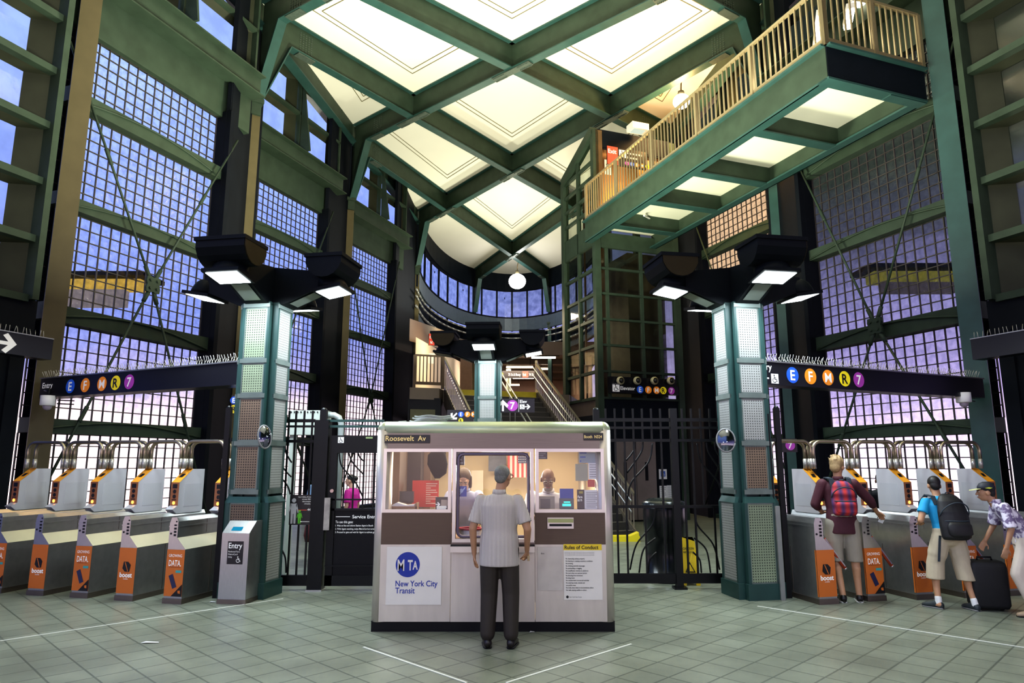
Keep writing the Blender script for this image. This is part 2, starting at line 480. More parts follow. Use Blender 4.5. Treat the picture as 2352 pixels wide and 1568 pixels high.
# ------------------------------------------------------------------ glass-block bays
GBL = glass_mat('glass_block_dusk', (.84, .88, .94), .05, .17, 9.0, .5, .12)
PANE = glass_mat('pane_dusk', (.78, .80, .86), .10, .10, 2.0, .15, .08)
GRILL = mat('window_bars', (.055, .050, .048), .5, .3, .3, 5)
RECESS = mat('pale_reveal', (.030, .034, .022), .55, 0, .4, 2, spec=.2)
WALLD = mat('wall_dark', (.006, .008, .012), .6, 0, .3, 2, spec=.1)
BAYS = [((-7.60, 10.95), 4.45, -0.02, 3.55), ((-6.98, 17.15), 4.20, -0.3, 3.45), ((-5.65, 23.0), 4.15, -0.3, 3.1)]
BAYS = [((x*K, y*K), a*K, b*K, c*K) for (x, y), a, b, c in BAYS]
LEV = [(.12 if a < 1 else kz(a), kz(b)) for a, b in [(.25, 2.22), (2.46, 4.08), (4.37, 6.07), (6.30, 7.96), (8.24, 9.48)]]
wn = [0]
for s in (1, -1):
    d0 = V((sin(ANG)*s, cos(ANG), 0)); n0 = V((-cos(ANG)*s, sin(ANG), 0))
    for bi, (O, Ln, t0, t1) in enumerate(BAYS):
        if s == -1 and bi == 2: continue
        O3 = V((O[0]*s, O[1], 0))
        def P(t, off, z): return O3 + d0*t + n0*off + V((0, 0, z))
        wn[0] += 1
        W = tag(empty('window_%d' % wn[0]), kind='structure')
        g = MB(); fr = MB(); mu = MB()
        for z0, z1 in LEV:
            g.quad(P(t0, .40, z0), P(t1, .40, z0), P(t1, .40, z1), P(t0, .40, z1))
            nc = round((t1-t0)/.225); nr = round((z1-z0)/.225)
            for k in range(nc+1):
                t = t0 + (t1-t0)*k/nc; fr.bar(P(t, .385, z0), P(t, .385, z1), .02, .03, 0, up=n0)
            for k in range(nr+1):
                z = z0 + (z1-z0)*k/nr; fr.bar(P(t0, .385, z), P(t1, .385, z), .03, .018, 0, up=(0, 0, 1))
        for za, zb in ((0, .12),) + tuple((LEV[i][1], LEV[i+1][0]) for i in range(4)):
            mu.bar(P(t0, .27, (za+zb)/2), P(t1+.05, .27, (za+zb)/2), .26, zb-za)
            if za > 1:
                pts = [P(lerp(t0, t1, k/12), .12, za + .03 + (zb-za)*.8*sin(pi*k/12)) for k in range(13)]
                mu.tube(pts, .022, 6)
        # end posts and spandrel
        ps = MB(); ps.bar(P(t1+.1, .2, .0), P(t1+.1, .2, kz(9.6)), .45, .12, 0, up=d0); ps.build('end_post', WALLD, W)
        mu.bar(P(-.1, .35, kz(9.92)), P(Ln, .35, kz(9.92)), .2, .97)
        g.build('glass', GBL, W); fr.build('glazing_bars', GRILL, W); mu.build('mullion', GREEN, W)
        # big channel beam
        b = MB()
        zl = kz(10.6)
        b.bar(P(-.1, .0, zl), P(Ln, .0, zl), .05, .55); b.bar(P(-.1, .0, zl+.28), P(Ln, .0, zl+.28), .4, .035); b.bar(P(-.1, .0, zl-.28), P(Ln, .0, zl-.28), .4, .035)
        b.bar(P(-.1, .2, zl-.27), P(Ln, .2, zl-.27), .4, .03)
        tag(b.build('lintel_beam', GREEN), 'green steel channel beam above the %s glass block bay on the %s' % (['first', 'second', 'third'][bi], 'blue dusk side' if s == 1 else 'walkway side'), 'beam', 'lintel beams above the glass block bays')
        # clerestory
        wn[0] += 1
        W = tag(empty('window_%d' % wn[0]), kind='structure')
        g = MB(); fr = MB(); rv = MB()
        zt = HC; ZC = kz(10.9)
        g.quad(P(0, .45, ZC), P(Ln, .45, ZC), P(Ln, .45, zt), P(0, .45, zt))
        mid = kz(12.15)
        for t in (0.03, Ln*.5, Ln - .03): fr.bar(P(t, .3, ZC), P(t, .3, zt), .07, .3, 0, up=n0)
        for z in (ZC+.02, mid, zt-.06): fr.bar(P(0, .3, z), P(Ln, .3, z), .3, .09)
        # tapering fin in the middle
        fr.prism([P(Ln*.5-.03, .1, ZC-.02), P(Ln*.5-.03, -.3, ZC-.02), P(Ln*.5-.03, .1, zt)], d0*.06)
        for ta in (0.07, Ln*.5+.05):
            for za, zb in ((ZC+.07, mid-.05), (mid+.05, zt-.1)):
                tb = ta + Ln*.5 - .13
                rv.quad(P(tb-.42, .44, za), P(tb, .3, za), P(tb, .3, zb), P(tb-.42, .44, zb))
                rv.quad(P(ta, .44, zb-.14), P(tb, .44, zb-.14), P(tb, .3, zb), P(ta, .3, zb))
        g.build('pane', PANE, W); fr.build('window_frame', GREEN, W); rv.build('reveal', RECESS, W)
    # bay nearest the camera: stacked awning panes
    O3 = V((BAYS[0][0][0]*s, BAYS[0][0][1], 0))
    def P(t, off, z): return O3 + d0*t + n0*off + V((0, 0, z))
    wn[0] += 1
    W = tag(empty('window_%d' % wn[0]), kind='structure')
    g = MB(); fr = MB(); rv = MB()
    ta, tb = -6.5, -.42
    zs = [kz(4.32 + .985*k) for k in range(10)]
    for za, zb in zip(zs[:-1], zs[1:]):
        fr.bar(P(ta, .12, za), P(tb, .12, za), .34, .13)
        g.quad(P(ta, .36, za), P(tb, .36, za), P(tb, .36, zb), P(ta, .36, zb))
        rv.quad(P(tb-.34, .35, za+.06), P(tb, .1, za+.06), P(tb, .1, zb-.06), P(tb-.34, .35, zb-.06))
        rv.quad(P(ta, .35, zb-.12), P(tb, .35, zb-.12), P(tb, .1, zb-.06), P(ta, .1, zb-.06))
        fr.bar(P(ta+3.2, .2, za), P(ta+3.2, .2, zb), .3, .1, 0, up=d0)
    fr.bar(P(tb+.05, .1, kz(4.3)), P(tb+.05, .1, kz(13.3)), .5, .12, 0, up=d0)
    g.build('pane', PANE if s == 1 else glass_mat('pane_dim', (.5, .5, .42), .22, .2, 1.2, .2, .2), W); fr.build('window_frame', GREEN, W); rv.build('reveal', RECESS, W)
    # wall beneath it, with the street doorway
    wl = MB()
    wl.bar(P(ta, .2, 4.07), P(tb+.2, .2, 4.07), .4, 1.0)
    wl.bar(P(tb-.35, .15, 0), P(tb-.35, .15, 3.6), .3, .5, 0, up=d0); wl.bar(P(tb-.06, .2, 0), P(tb-.06, .2, 4), .5, .25, 0, up=d0)
    wl.bar(P(tb-2.6, .15, 0), P(tb-2.6, .15, 3.6), .3, .3, 0, up=d0)
    wl.bar(P(ta, .2, 2.12), P(tb, .2, 2.12), .1, .12)
    struct('wall_left' if s == 1 else 'wall_right', wl, [WALLD])
    wn[0] += 1
    W = tag(empty('window_%d' % wn[0]), kind='structure')
    g = MB(); g.quad(P(ta, .25, 0), P(tb, .25, 0), P(tb, .25, 3.6), P(ta, .25, 3.6)); g.build('pane', glass_mat('pane_door_blue', (.05, .11, .36), .08) if s == 1 else glass_mat('pane_door_violet', (.10, .085, .24), .08, .6, .8), W)
    # piers closing the steps between bays
    pr = MB()
    ends = [(BAYS[0], L[2]), (BAYS[1], L[3]), (BAYS[2], L[4])]
    for (O, Ln, t0, t1), c in ends:
        if s == -1 and c is L[4]: continue
        a = V((O[0]*s, O[1], 0)) + d0*(t1+.1) + n0*.1; b = V((c[0]*s - .12*s, c[1] + .25, 0))
        pr.bar(a, a + V((0, 0, kz(10.3))), .1, .1)
        dd = (b - a); nn = V((-dd.y, dd.x, 0)).normalized()*.06
        pr.prism([a - nn, b - nn, b + nn, a + nn], (0, 0, HC))
    # returns behind the columns
    for c, (O, Ln, t0, t1) in ((L[2], BAYS[1]), (L[3], BAYS[2])):
        if s == -1 and c is L[3]: continue
        a = V((c[0]*s - .1*s, c[1] + .7, 0)); b = V((O[0]*s, O[1], 0)) + n0*.45 - d0*.1
        dd = (b - a); nn = V((-dd.y, dd.x, 0)).normalized()*.06
        pr.prism([a - nn, b - nn, b + nn, a + nn], (0, 0, HC))
    struct('trim_%d' % (1 if s == 1 else 2), pr, [WALLD])
    # cross-bracing rods of bays
    for bi, (O, Ln, t0, t1) in enumerate(BAYS):
        if s == -1 and bi == 2: continue
        O3 = V((O[0]*s, O[1], 0))
        def P(t, off, z): return O3 + d0*t + n0*off + V((0, 0, z))
        br = thing('cross_bracing', 'crossed tension rods with a bolted hub plate over the %s bay of %s glass' % (['first', 'second', 'third'][bi], 'blue dusk' if s == 1 else 'dim violet'), 'bracing', group='crossed wall rods')
        hz = kz(5.1) if (s == 1 and bi == 0) else (kz(4.3) if bi == 0 else kz(4.0))
        ht = {0: 2.1, 1: 1.5, 2: 1.75}[bi]
        tops = kz(9.0) if bi == 0 else kz(9.6)
        hub = P(ht, -.03, hz)
        ends = [P(-.15, .1, tops), P(t1+.35, .0, tops), P(-.1, .05, .35), P(t1+.35, .0, .35)]
        for e in ends:
            m = MB(); m.tube([hub, e], .026, 7)
            dv = (e - hub).normalized(); m.tube([hub + dv*.12, hub + dv*.42], .045, 7)
            tb = hub + (e - hub)*.55; m.tube([tb - dv*.16, tb - dv*.12, tb + dv*.12, tb + dv*.16], .04, 7)
            m.build('rod', GREEN, br)
        m = MB()
        pts = []
        for k in range(16):
            a = 2*pi*k/16; r = .19 + .04*cos(4*a + pi); pts.append(hub + d0*(r*cos(a)) + V((0, 0, r*sin(a))) - n0*.05)
        m.prism(pts, n0*.05)
        for a in (.785, 2.356, 3.927, 5.498):
            q = hub + d0*(.12*cos(a)) + V((0, 0, .12*sin(a))); m.tube([q - n0*.09, q - n0*.03], .03, 8)
        m.build('hub_plate', GREEN, br)

# canopies outside the glass, their lamp light put in as emission; added glow panel
for (px0, px1, y0, y1, y2, Y, lab, cy, cb_) in ((120, 322, 640, 662, 700, 19.0, 'yellow lit canopy outside, seen through the blue glass blocks', (.60, .38, .08), (.36, .30, .32)), (2012, 2240, 622, 645, 668, 19.0, 'dim yellow canopy outside, seen through the violet glass blocks', (.15, .135, .03), (.09, .075, .09))):
    a = at_y(px0, y2, Y); b = at_y(px1, y0, Y); zm = zy(y1, Y)
    m = MB(); m.box((a.x, Y, zm), (b.x, Y + .5, b.z), 0); m.box((a.x - .3, Y - .4, b.z), (b.x + .3, Y + .8, b.z + .12), 1); m.box((a.x + .3, Y + .1, a.z), (b.x - .5, Y + .4, zm), 2)
    nm_ = '%d' % px0
    tag(m.build('outside_canopy', [emit_mat('canopy_glow' + nm_, cy, .9), DARK, emit_mat('canopy_wall_glow' + nm_, cb_, .6)]), lab, 'canopy', kind='thing')
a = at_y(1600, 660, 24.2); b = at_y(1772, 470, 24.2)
m = MB(); m.box((a.x, 24.2, a.z), (b.x + .5, 24.6, b.z + 1.5)); tag(m.build('shelter_glow_panel', emit_mat('shelter_glow', (1.0, .66, .40), .85)), 'added emissive panel standing in for a warmly lit shelter wall outside, glowing through the glass blocks behind the bright pillar lamps', 'shelter', kind='thing')  # emissive panel added so the glass blocks glow warm
# ------------------------------------------------------------------ rounded far end: rim, windows, cladding
CLAD = mat('blue_cladding', (.10, .13, .16), .45, .2, .2, 5)
def arcpt(u):
    n = len(ARC)-1; i = min(int(u*n), n-1); f = u*n - i
    def g(k): return V(ARC[max(0, min(n, k))])
    p0, p1, p2, p3 = g(i-1), g(i), g(i+1), g(i+2)
    return .5*((2*p1) + (p2-p0)*f + (2*p0-5*p1+4*p2-p3)*f*f + (3*p1-p0-3*p2+p3)*f**3)
NA = 40
ap = [arcpt(k/NA) for k in range(NA+1)]
rim = MB(); gl = MB(); fr = MB(); cl = MB(); pp = MB()
for k in range(NA):
    a, b = ap[k], ap[k+1]
    A = lambda p, z: V((p.x, p.y, z))
    rim.bar(A(a, kz(12.82)), A(b, kz(12.82)), .12, 1.3); rim.bar(A(a*1.03, kz(9.1)), A(b*1.03, kz(9.1)), .05, 1.7); rim.bar(A(a, kz(12.28)), A(b, kz(12.28)), .34, .05)  # the wide lower bar is a dark strip standing in for the unlit void
    gl.quad(A(a, kz(10.55)), A(b, kz(10.55)), A(b, kz(12.25)), A(a, kz(12.25)))
    cl.bar(A(a, kz(10.12)), A(b, kz(10.12)), .14, .85); rim.bar(A(a, kz(10.56)), A(b, kz(10.56)), .24, .05)
    cl.bar(A(a, kz(8.4)), A(b, kz(8.4)), .1, .35)
    for z in (9.35, 9.05): pp.tube([A(a*.97, kz(z)), A(b*.97, kz(z))], .05, 6, 0)
    pp.tube([A(a*.985, kz(8.7)), A(b*.985, kz(8.7))], .06, 6, 0)
    if k % 2 == 0: fr.bar(A(a, kz(9.7)), A(a, kz(12.3)), .06, .12)
    if k % 4 == 2: fr.bar(A(a, kz(8.5)), A(a, kz(9.7)), .12, .12)
for k in range(1, NA, 3): fr.bar(V((ap[k].x, ap[k].y, kz(11.75))), V((ap[k].x, ap[k].y, kz(11.85))), .05, .05)
W = tag(empty('window_%d' % (wn[0]+1)), kind='structure')
gl.build('pane', glass_mat('pane_apse', (.82, .86, .95), .10, .3, 3.0, .3, .1), W); fr.build('window_frame', DARK, W); cl.build('cladding', CLAD, W); rim.build('rim_and_dark_void', DARK, W)
o = tag(pp.build('pipe_rail', mat('galvanised', (.42, .43, .42), .4, .6, .1, 8)), 'thin grey pipes curving round the far end under the windows', 'pipe')
# ------------------------------------------------------------------ mesh-clad lamp pillars
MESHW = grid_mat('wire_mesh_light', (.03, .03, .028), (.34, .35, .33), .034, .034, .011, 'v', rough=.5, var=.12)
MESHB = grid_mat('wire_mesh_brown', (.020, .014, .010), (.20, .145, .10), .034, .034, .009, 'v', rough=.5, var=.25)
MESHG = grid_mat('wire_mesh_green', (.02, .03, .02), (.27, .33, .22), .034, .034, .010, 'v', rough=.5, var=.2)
FRAMEG = mat('panel_frame', (.16, .20, .18), .45, .4, .3, 6)
LENS = emit_mat('lamp_lens', (.88, .98, 1.0), 18)
LENSW = emit_mat('lamp_lens_warm', (1.0, .95, .85), 16)
LENSOFF = mat('lamp_glass_off', (.25, .25, .22), .2)
HOOD = mat('lamp_hood', (.006, .009, .012), .5, 0, .2, 5, spec=.15)
ARML = mat('arm_underside', (.22, .25, .22), .4, .3, .1, 6)

def pillar(loc, rz, label, arms, ups, mats, base=True, sc=1.0):
    t = thing('lamp_pillar', label, 'pillar', loc, rz, 'lamp pillars clad in wire mesh')
    H = 3.95
    b = MB(); b.box((-.17, -.17, 0), (.17, .17, H)); b.build('core', TEAL, t)
    zs = [.18, 1.28, 1.36, 1.98, 2.03, 2.62, 2.66, 3.1, 3.14, 3.86]
    for k in range(4):
        R = M.Rotation(k*pi/2, 4, 'Z')
        fr = MB()
        hw = .20; e = .285
        for sx in (-1, 1):
            fr.box((sx*hw - .032*(sx > 0), -e, 1.22), (sx*hw + .032*(sx < 0), -.08, H), 0, R)
        for z in (1.36, 2.0, 2.64, 3.12, 3.9): fr.box((-hw, -e-.008, z-.03), (hw, -e+.02, z+.03), 1, R)
        fr.box((-hw, -e+.02, 3.9), (hw, -.1, H), 0, R)
        # stepped lower casing
        fr.box((-.245, -e-.05, 0), (.245, -.12, .2), 0, R)
        for sx in (-1, 1): fr.box((sx*.225 - .04*(sx > 0), -e-.035, .2), (sx*.225 + .04*(sx < 0), -.1, 1.22), 0, R)
        fr.prism([R @ V(p) for p in ((-.225, -e-.035, 1.22), (.225, -e-.035, 1.22), (.20, -e, 1.3), (-.20, -e, 1.3))], R @ V((0, .05, 0)), 0)
        fr.build('casing', [TEAL, FRAMEG], t)
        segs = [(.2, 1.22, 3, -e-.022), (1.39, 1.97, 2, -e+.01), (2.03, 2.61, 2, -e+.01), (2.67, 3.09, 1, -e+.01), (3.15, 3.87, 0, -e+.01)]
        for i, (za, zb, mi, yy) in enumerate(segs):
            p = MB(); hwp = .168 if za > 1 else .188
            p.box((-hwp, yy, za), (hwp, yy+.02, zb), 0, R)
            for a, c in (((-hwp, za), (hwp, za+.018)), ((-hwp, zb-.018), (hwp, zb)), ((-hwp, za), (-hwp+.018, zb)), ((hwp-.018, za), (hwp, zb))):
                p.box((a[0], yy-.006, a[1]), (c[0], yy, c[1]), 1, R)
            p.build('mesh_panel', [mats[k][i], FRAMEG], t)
    for k in range(4):
        R = M.Rotation(k*pi/2, 4, 'Z')
        a = MB()
        a.prism([R @ V(p) for p in ((-.17, -.15, H-.05), (-.17, -.34, H-.02), (-.17, -.92, H+.22), (-.17, -.92, H+.42), (-.17, -.15, H+.52))], R @ V((.34, 0, 0)), 0)
        a.quad(R @ V((-.12, -.40, H-.006)), R @ V((.12, -.40, H-.006)), R @ V((.12, -.82, H+.162)), R @ V((-.12, -.82, H+.162)), 1)
        a.build('lamp_arm', [HOOD, ARML], t)
    heads(t, arms, ups, H)
    return t
def heads(t, arms, ups, H):
    for k in range(4):
        R = M.Rotation(k*pi/2, 4, 'Z')
        on = arms[k]
        h = MB()
        # rectangular lens under a rounded hood, tipped slightly
        T = R @ M.Translation((0, -1.0, H+.17)) @ M.Rotation(radians(-10), 4, 'X')
        rings = []
        for i in range(7):
            q = i/6; a = cos(q*pi/2*.92); rings.append(((0, .06*q, .02 + .24*sin(q*pi/2)), (.25*(.35+.65*a), 0, 0), (0, .2*(.3+.7*a), 0)))
        h.loft(rings, 0, 16, T)
        h.box((-.26, -.21, -.015), (.26, .21, .03), 0, T)
        h.box((-.06, -.1, .1), (.06, .45, .2), 0, T)
        ob = h.build('lamp_head', HOOD, t)
        l = MB(); l.quad((-.22, -.17, -.02), (-.22, .17, -.02), (.22, .17, -.02), (.22, -.17, -.02), 0, T)
        l.build('lens', LENS if on == 1 else (LENSW if on == 2 else LENSOFF), ob)
        if ups[k]:
            u = MB()
            T2 = R @ M.Translation((0, -.98, H+.62))
            pr = [(-.34, -.26, 0), (-.34, .26, 0), (-.34, .26, -.12)] + [(-.34, .24*cos(a), -.12 - .2*sin(a)) for a in [pi*.12*i for i in range(1, 8)]] + [(-.34, -.26, -.12)]
            u.prism([T2 @ V(p) for p in pr], R @ V((.68, 0, 0)), 0)
            u.prism([T2 @ V((p[0]+.675, p[1]*.97, p[2]*.97)) for p in pr], R @ V((.02, 0, 0)), 1)
            u.box((-.36, -.28, -.03), (.36, .28, .02), 0, T2)
            u.box((-.05, -.05, -.40), (.05, .05, -.25), 0, T2)
            u.build('uplight_box', [HOOD, mat('lamp_end', (.040, .032, .016), .5, spec=.15)], t)
mg = [MESHG, MESHG, MESHB, MESHB, MESHB]
def ml(top): return top
A14 = radians(14)
PL = (-3.50, 9.55, 0); PR = (3.22, 9.55, 0)
PA = radians(10); PC = (-.52, 15.0, 0)
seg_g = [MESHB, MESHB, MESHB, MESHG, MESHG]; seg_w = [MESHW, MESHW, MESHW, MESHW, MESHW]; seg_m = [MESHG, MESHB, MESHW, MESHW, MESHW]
# arm order: towards the camera, to its right, away, to its left
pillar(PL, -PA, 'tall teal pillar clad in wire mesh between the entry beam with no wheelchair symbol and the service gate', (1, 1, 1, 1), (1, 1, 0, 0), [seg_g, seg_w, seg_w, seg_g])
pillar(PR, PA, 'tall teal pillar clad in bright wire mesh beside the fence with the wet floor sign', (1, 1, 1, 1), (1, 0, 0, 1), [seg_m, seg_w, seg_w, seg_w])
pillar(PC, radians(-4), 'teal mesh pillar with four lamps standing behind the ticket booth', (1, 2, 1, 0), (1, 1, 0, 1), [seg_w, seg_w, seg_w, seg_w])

# ------------------------------------------------------------------ sign helpers
C_BLUE = mat('bullet_blue', (.02, .10, .55), .4, emit=(.02, .12, .7), es=.15); C_ORANGE = mat('bullet_orange', (.75, .25, .02), .4, emit=(1, .3, .02), es=.15)
C_YELLOW = mat('bullet_yellow', (.80, .66, .02), .4, emit=(1, .8, .02), es=.15); C_PURPLE = mat('bullet_purple', (.32, .05, .33), .4, emit=(.5, .06, .5), es=.15)
C_RED = mat('sign_red', (.62, .07, .04), .4, emit=(.8, .08, .05), es=.3)
BL = {'E': (C_BLUE, LETTER), 'F': (C_ORANGE, LETTER), 'M': (C_ORANGE, LETTER), 'R': (C_YELLOW, SIGNB), '7': (C_PURPLE, LETTER)}
def bullet(parent, ch, x, z, r, y=-.004, T=None):
    m = MB(); m.disc((x, y, z), r, 0, 28, T)
    o = m.build('route_bullet', BL[ch][0], parent)
    m = MB(); m.text(ch, x, z - r*.62, r*1.75, 0, y-.003, 'C', .006 if ch == 'M' else .02, 1, T); m.build('letter', BL[ch][1], o)
    return o
def wheelchair(m, x, z, s, y, bgm, fgm, T=None):
    """white square with a seated figure"""
    m.quad((x, y, z), (x+s, y, z), (x+s, y, z+s), (x, y, z+s), bgm, T)
    y -= .002
    m.disc((x+s*.42, y, z+s*.84), s*.08, fgm, 12, T)
    def ln(a, b, w):
        a = V((x+s*a[0], 0, z+s*a[1])); b = V((x+s*b[0], 0, z+s*b[1])); d = (b-a).normalized(); n = V((-d.z, 0, d.x))*s*w/2
        m.poly([(p.x, y, p.z) for p in (a-n, b-n, b+n, a+n)], fgm, T)
    ln((.42, .75), (.46, .45), .08); ln((.44, .6), (.68, .6), .06); ln((.46, .45), (.7, .43), .08); ln((.7, .45), (.8, .18), .08)
    n = 14; a0 = 2.2; a1 = 5.9; ro, ri = .27, .2
    for k in range(n):
        p = a0 + (a1-a0)*k/n; q = a0 + (a1-a0)*(k+1)/n
        f = lambda a, r: (x+s*(.45+r*cos(a)), y, z+s*(.33+r*sin(a)))
        m.poly([f(p, ri), f(q, ri), f(q, ro), f(p, ro)], fgm, T)
def arrow(m, x, z, s, ang, y, mi, T=None):
    """arrow centred at x,z pointing along ang (0 = +x)"""
    pts = [(-.5, -.09), (.08, -.09), (-.2, -.37), (.02, -.5), (.5, 0), (.02, .5), (-.2, .37), (.08, .09), (-.5, .09)]
    for tri in ([0, 1, 7, 8],  [1, 2, 3, 4], [4, 5, 6, 7], [1, 4, 7]):
        m.poly([(x + s*(pts[i][0]*cos(ang) - pts[i][1]*sin(ang)), y, z + s*(pts[i][0]*sin(ang) + pts[i][1]*cos(ang))) for i in tri], mi, T)

def sfor(p, q, px, py):
    """distance along the segment p-q at which the line of sight through px,py meets its plane"""
    u, F, U = ray(px, py); d = (q - p); k = u/F
    t = (k*p.y - p.x)/(d.x - k*d.y)
    return t*sqrt(d.x**2 + d.y**2)
# entry beams from the pillars to the walls
def entry_beam(p, q, label, side):
    p = V(p); q = V(q); d = q - p; Ln = sqrt(d.x**2 + d.y**2); rz = atan2(d.y, d.x)
    t = thing('entry_sign_beam', label, 'sign', (p.x, p.y, 0), rz, 'long black entry beams over the turnstiles')
    m = MB(); m.box((0, 0, 2.84), (Ln, .3, 3.17)); m.box((-.02, -.015, 3.165), (Ln+.02, .315, 3.185), 1); m.build('beam', [SIGNB, STEEL], t)
    sp = MB()
    n = int(Ln/.055)
    for k in range(n):
        x = Ln*k/n
        for yy, lean in ((.06, -.05), (.2, .05)):
            sp.tube([(x, yy, 3.18), (x + random.uniform(-.02, .02), yy + lean, 3.29 + random.uniform(0, .02))], .0035, 4)
    sp.build('bird_spikes', STEEL, t)
    return t, p, q
t, p, q = entry_beam((-8.15, 11.75), (-3.75, 9.62), 'black entry beam with five route bullets over the turnstiles by the blue glass', 1)
m = MB(); m.text('Entry', sfor(p, q, 101, 862), 3.0, .135, 0, -.004, 'L', .015); m.build('lettering', LETTER, t)
for ch, px in zip('EFMR7', (164, 198, 236, 267, 298)): bullet(t, ch, sfor(p, q, px, 868), 3.0, .118)
t, p, q = entry_beam((3.5, 9.62), (8.15, 11.75), 'black entry beam with a wheelchair symbol and five route bullets over the turnstiles below the walkway', -1)
m = MB(); m.text('Entry', sfor(p, q, 1737, 838), 3.05, .135, 0, -.004, 'L', .015)
x = sfor(p, q, 1758, 857); arrow(m, x, 2.93, .12, pi, -.004, 0); wheelchair(m, x+.1, 2.86, .14, -.004, 0, 1)
m.build('lettering', [LETTER, SIGNB], t)
for ch, px in zip('EFMR7', (1819, 1860, 1900, 1938, 1970)): bullet(t, ch, sfor(p, q, px, 848), 3.0, .118)
# exit beams beyond the columns
for s in (1, -1):
    O3 = V((BAYS[0][0][0]*s, BAYS[0][0][1], 0)); d0 = V((sin(ANG)*s, cos(ANG), 0))
    b = V((-7.64*s, 11.2, 0)); a = b - d0*3.6
    if s == -1: a, b = b, a
    d = b - a; Ln = d.length; rz = atan2(d.y, d.x)
    t = thing('exit_sign_beam', 'black sign beam with a white arrow over the street doorway by the blue windows' if s == 1 else 'black sign beam over the street doorway with purple night light', 'sign', (a.x, a.y, 0), rz)
    m = MB(); m.box((0, 0, 3.42), (Ln, .25, 3.77)); m.box((0, -.012, 3.76), (Ln, .26, 3.775), 1); m.build('beam', [SIGNB, STEEL], t)
    sp = MB()
    for k in range(int(Ln/.07)):
        x = k*.07; sp.tube([(x, .1, 3.77), (x + random.uniform(-.02, .02), .1 + random.uniform(-.04, .04), 3.89)], .004, 4)
    sp.build('bird_spikes', STEEL, t)
    if s == 1:
        m = MB(); x = sfor(a, b, 14, 790); arrow(m, x, 3.58, .32, 0, -.004, 0); m.build('arrow', LETTER, t)

# ------------------------------------------------------------------ ceiling-hung camera domes at the beam ends
for (px, py, Y, lab) in ((110, 922, 11.55, 'white camera dome under the entry beam by the blue glass wall'), (2213, 915, 11.55, 'white camera dome under the entry beam by the street doorway')):
    c = at_y(px, py, Y)
    t = thing('camera_dome', lab, 'camera', (c.x, c.y, c.z))
    m = MB(); m.lathe([(0, .1), (.115, .1), (.115, -.06), (.1, -.07), (0, -.07)], 18); m.build('housing', WHITE, t)
    m = MB(); m.lathe([(.07, -.07), (.065, -.11), (.04, -.14), (.0, -.15)], 14); m.build('dome', mat('dome_glass', (.35, .3, .36), .1), t)
    m = MB(); m.tube([(0, 0, .1), (.0, .0, .22)], .03); m.tube([(-.15, .1, .2), (0, 0, .16), (.2, .12, .24), (.3, .25, .2)], .012)
    for k in range(3): m.tube([(.12, .05, -.03 + .06*k), (.32, .2, -.03 + .06*k)], .01, 5)
    m.build('bracket', BLACK, t)
    m = MB()

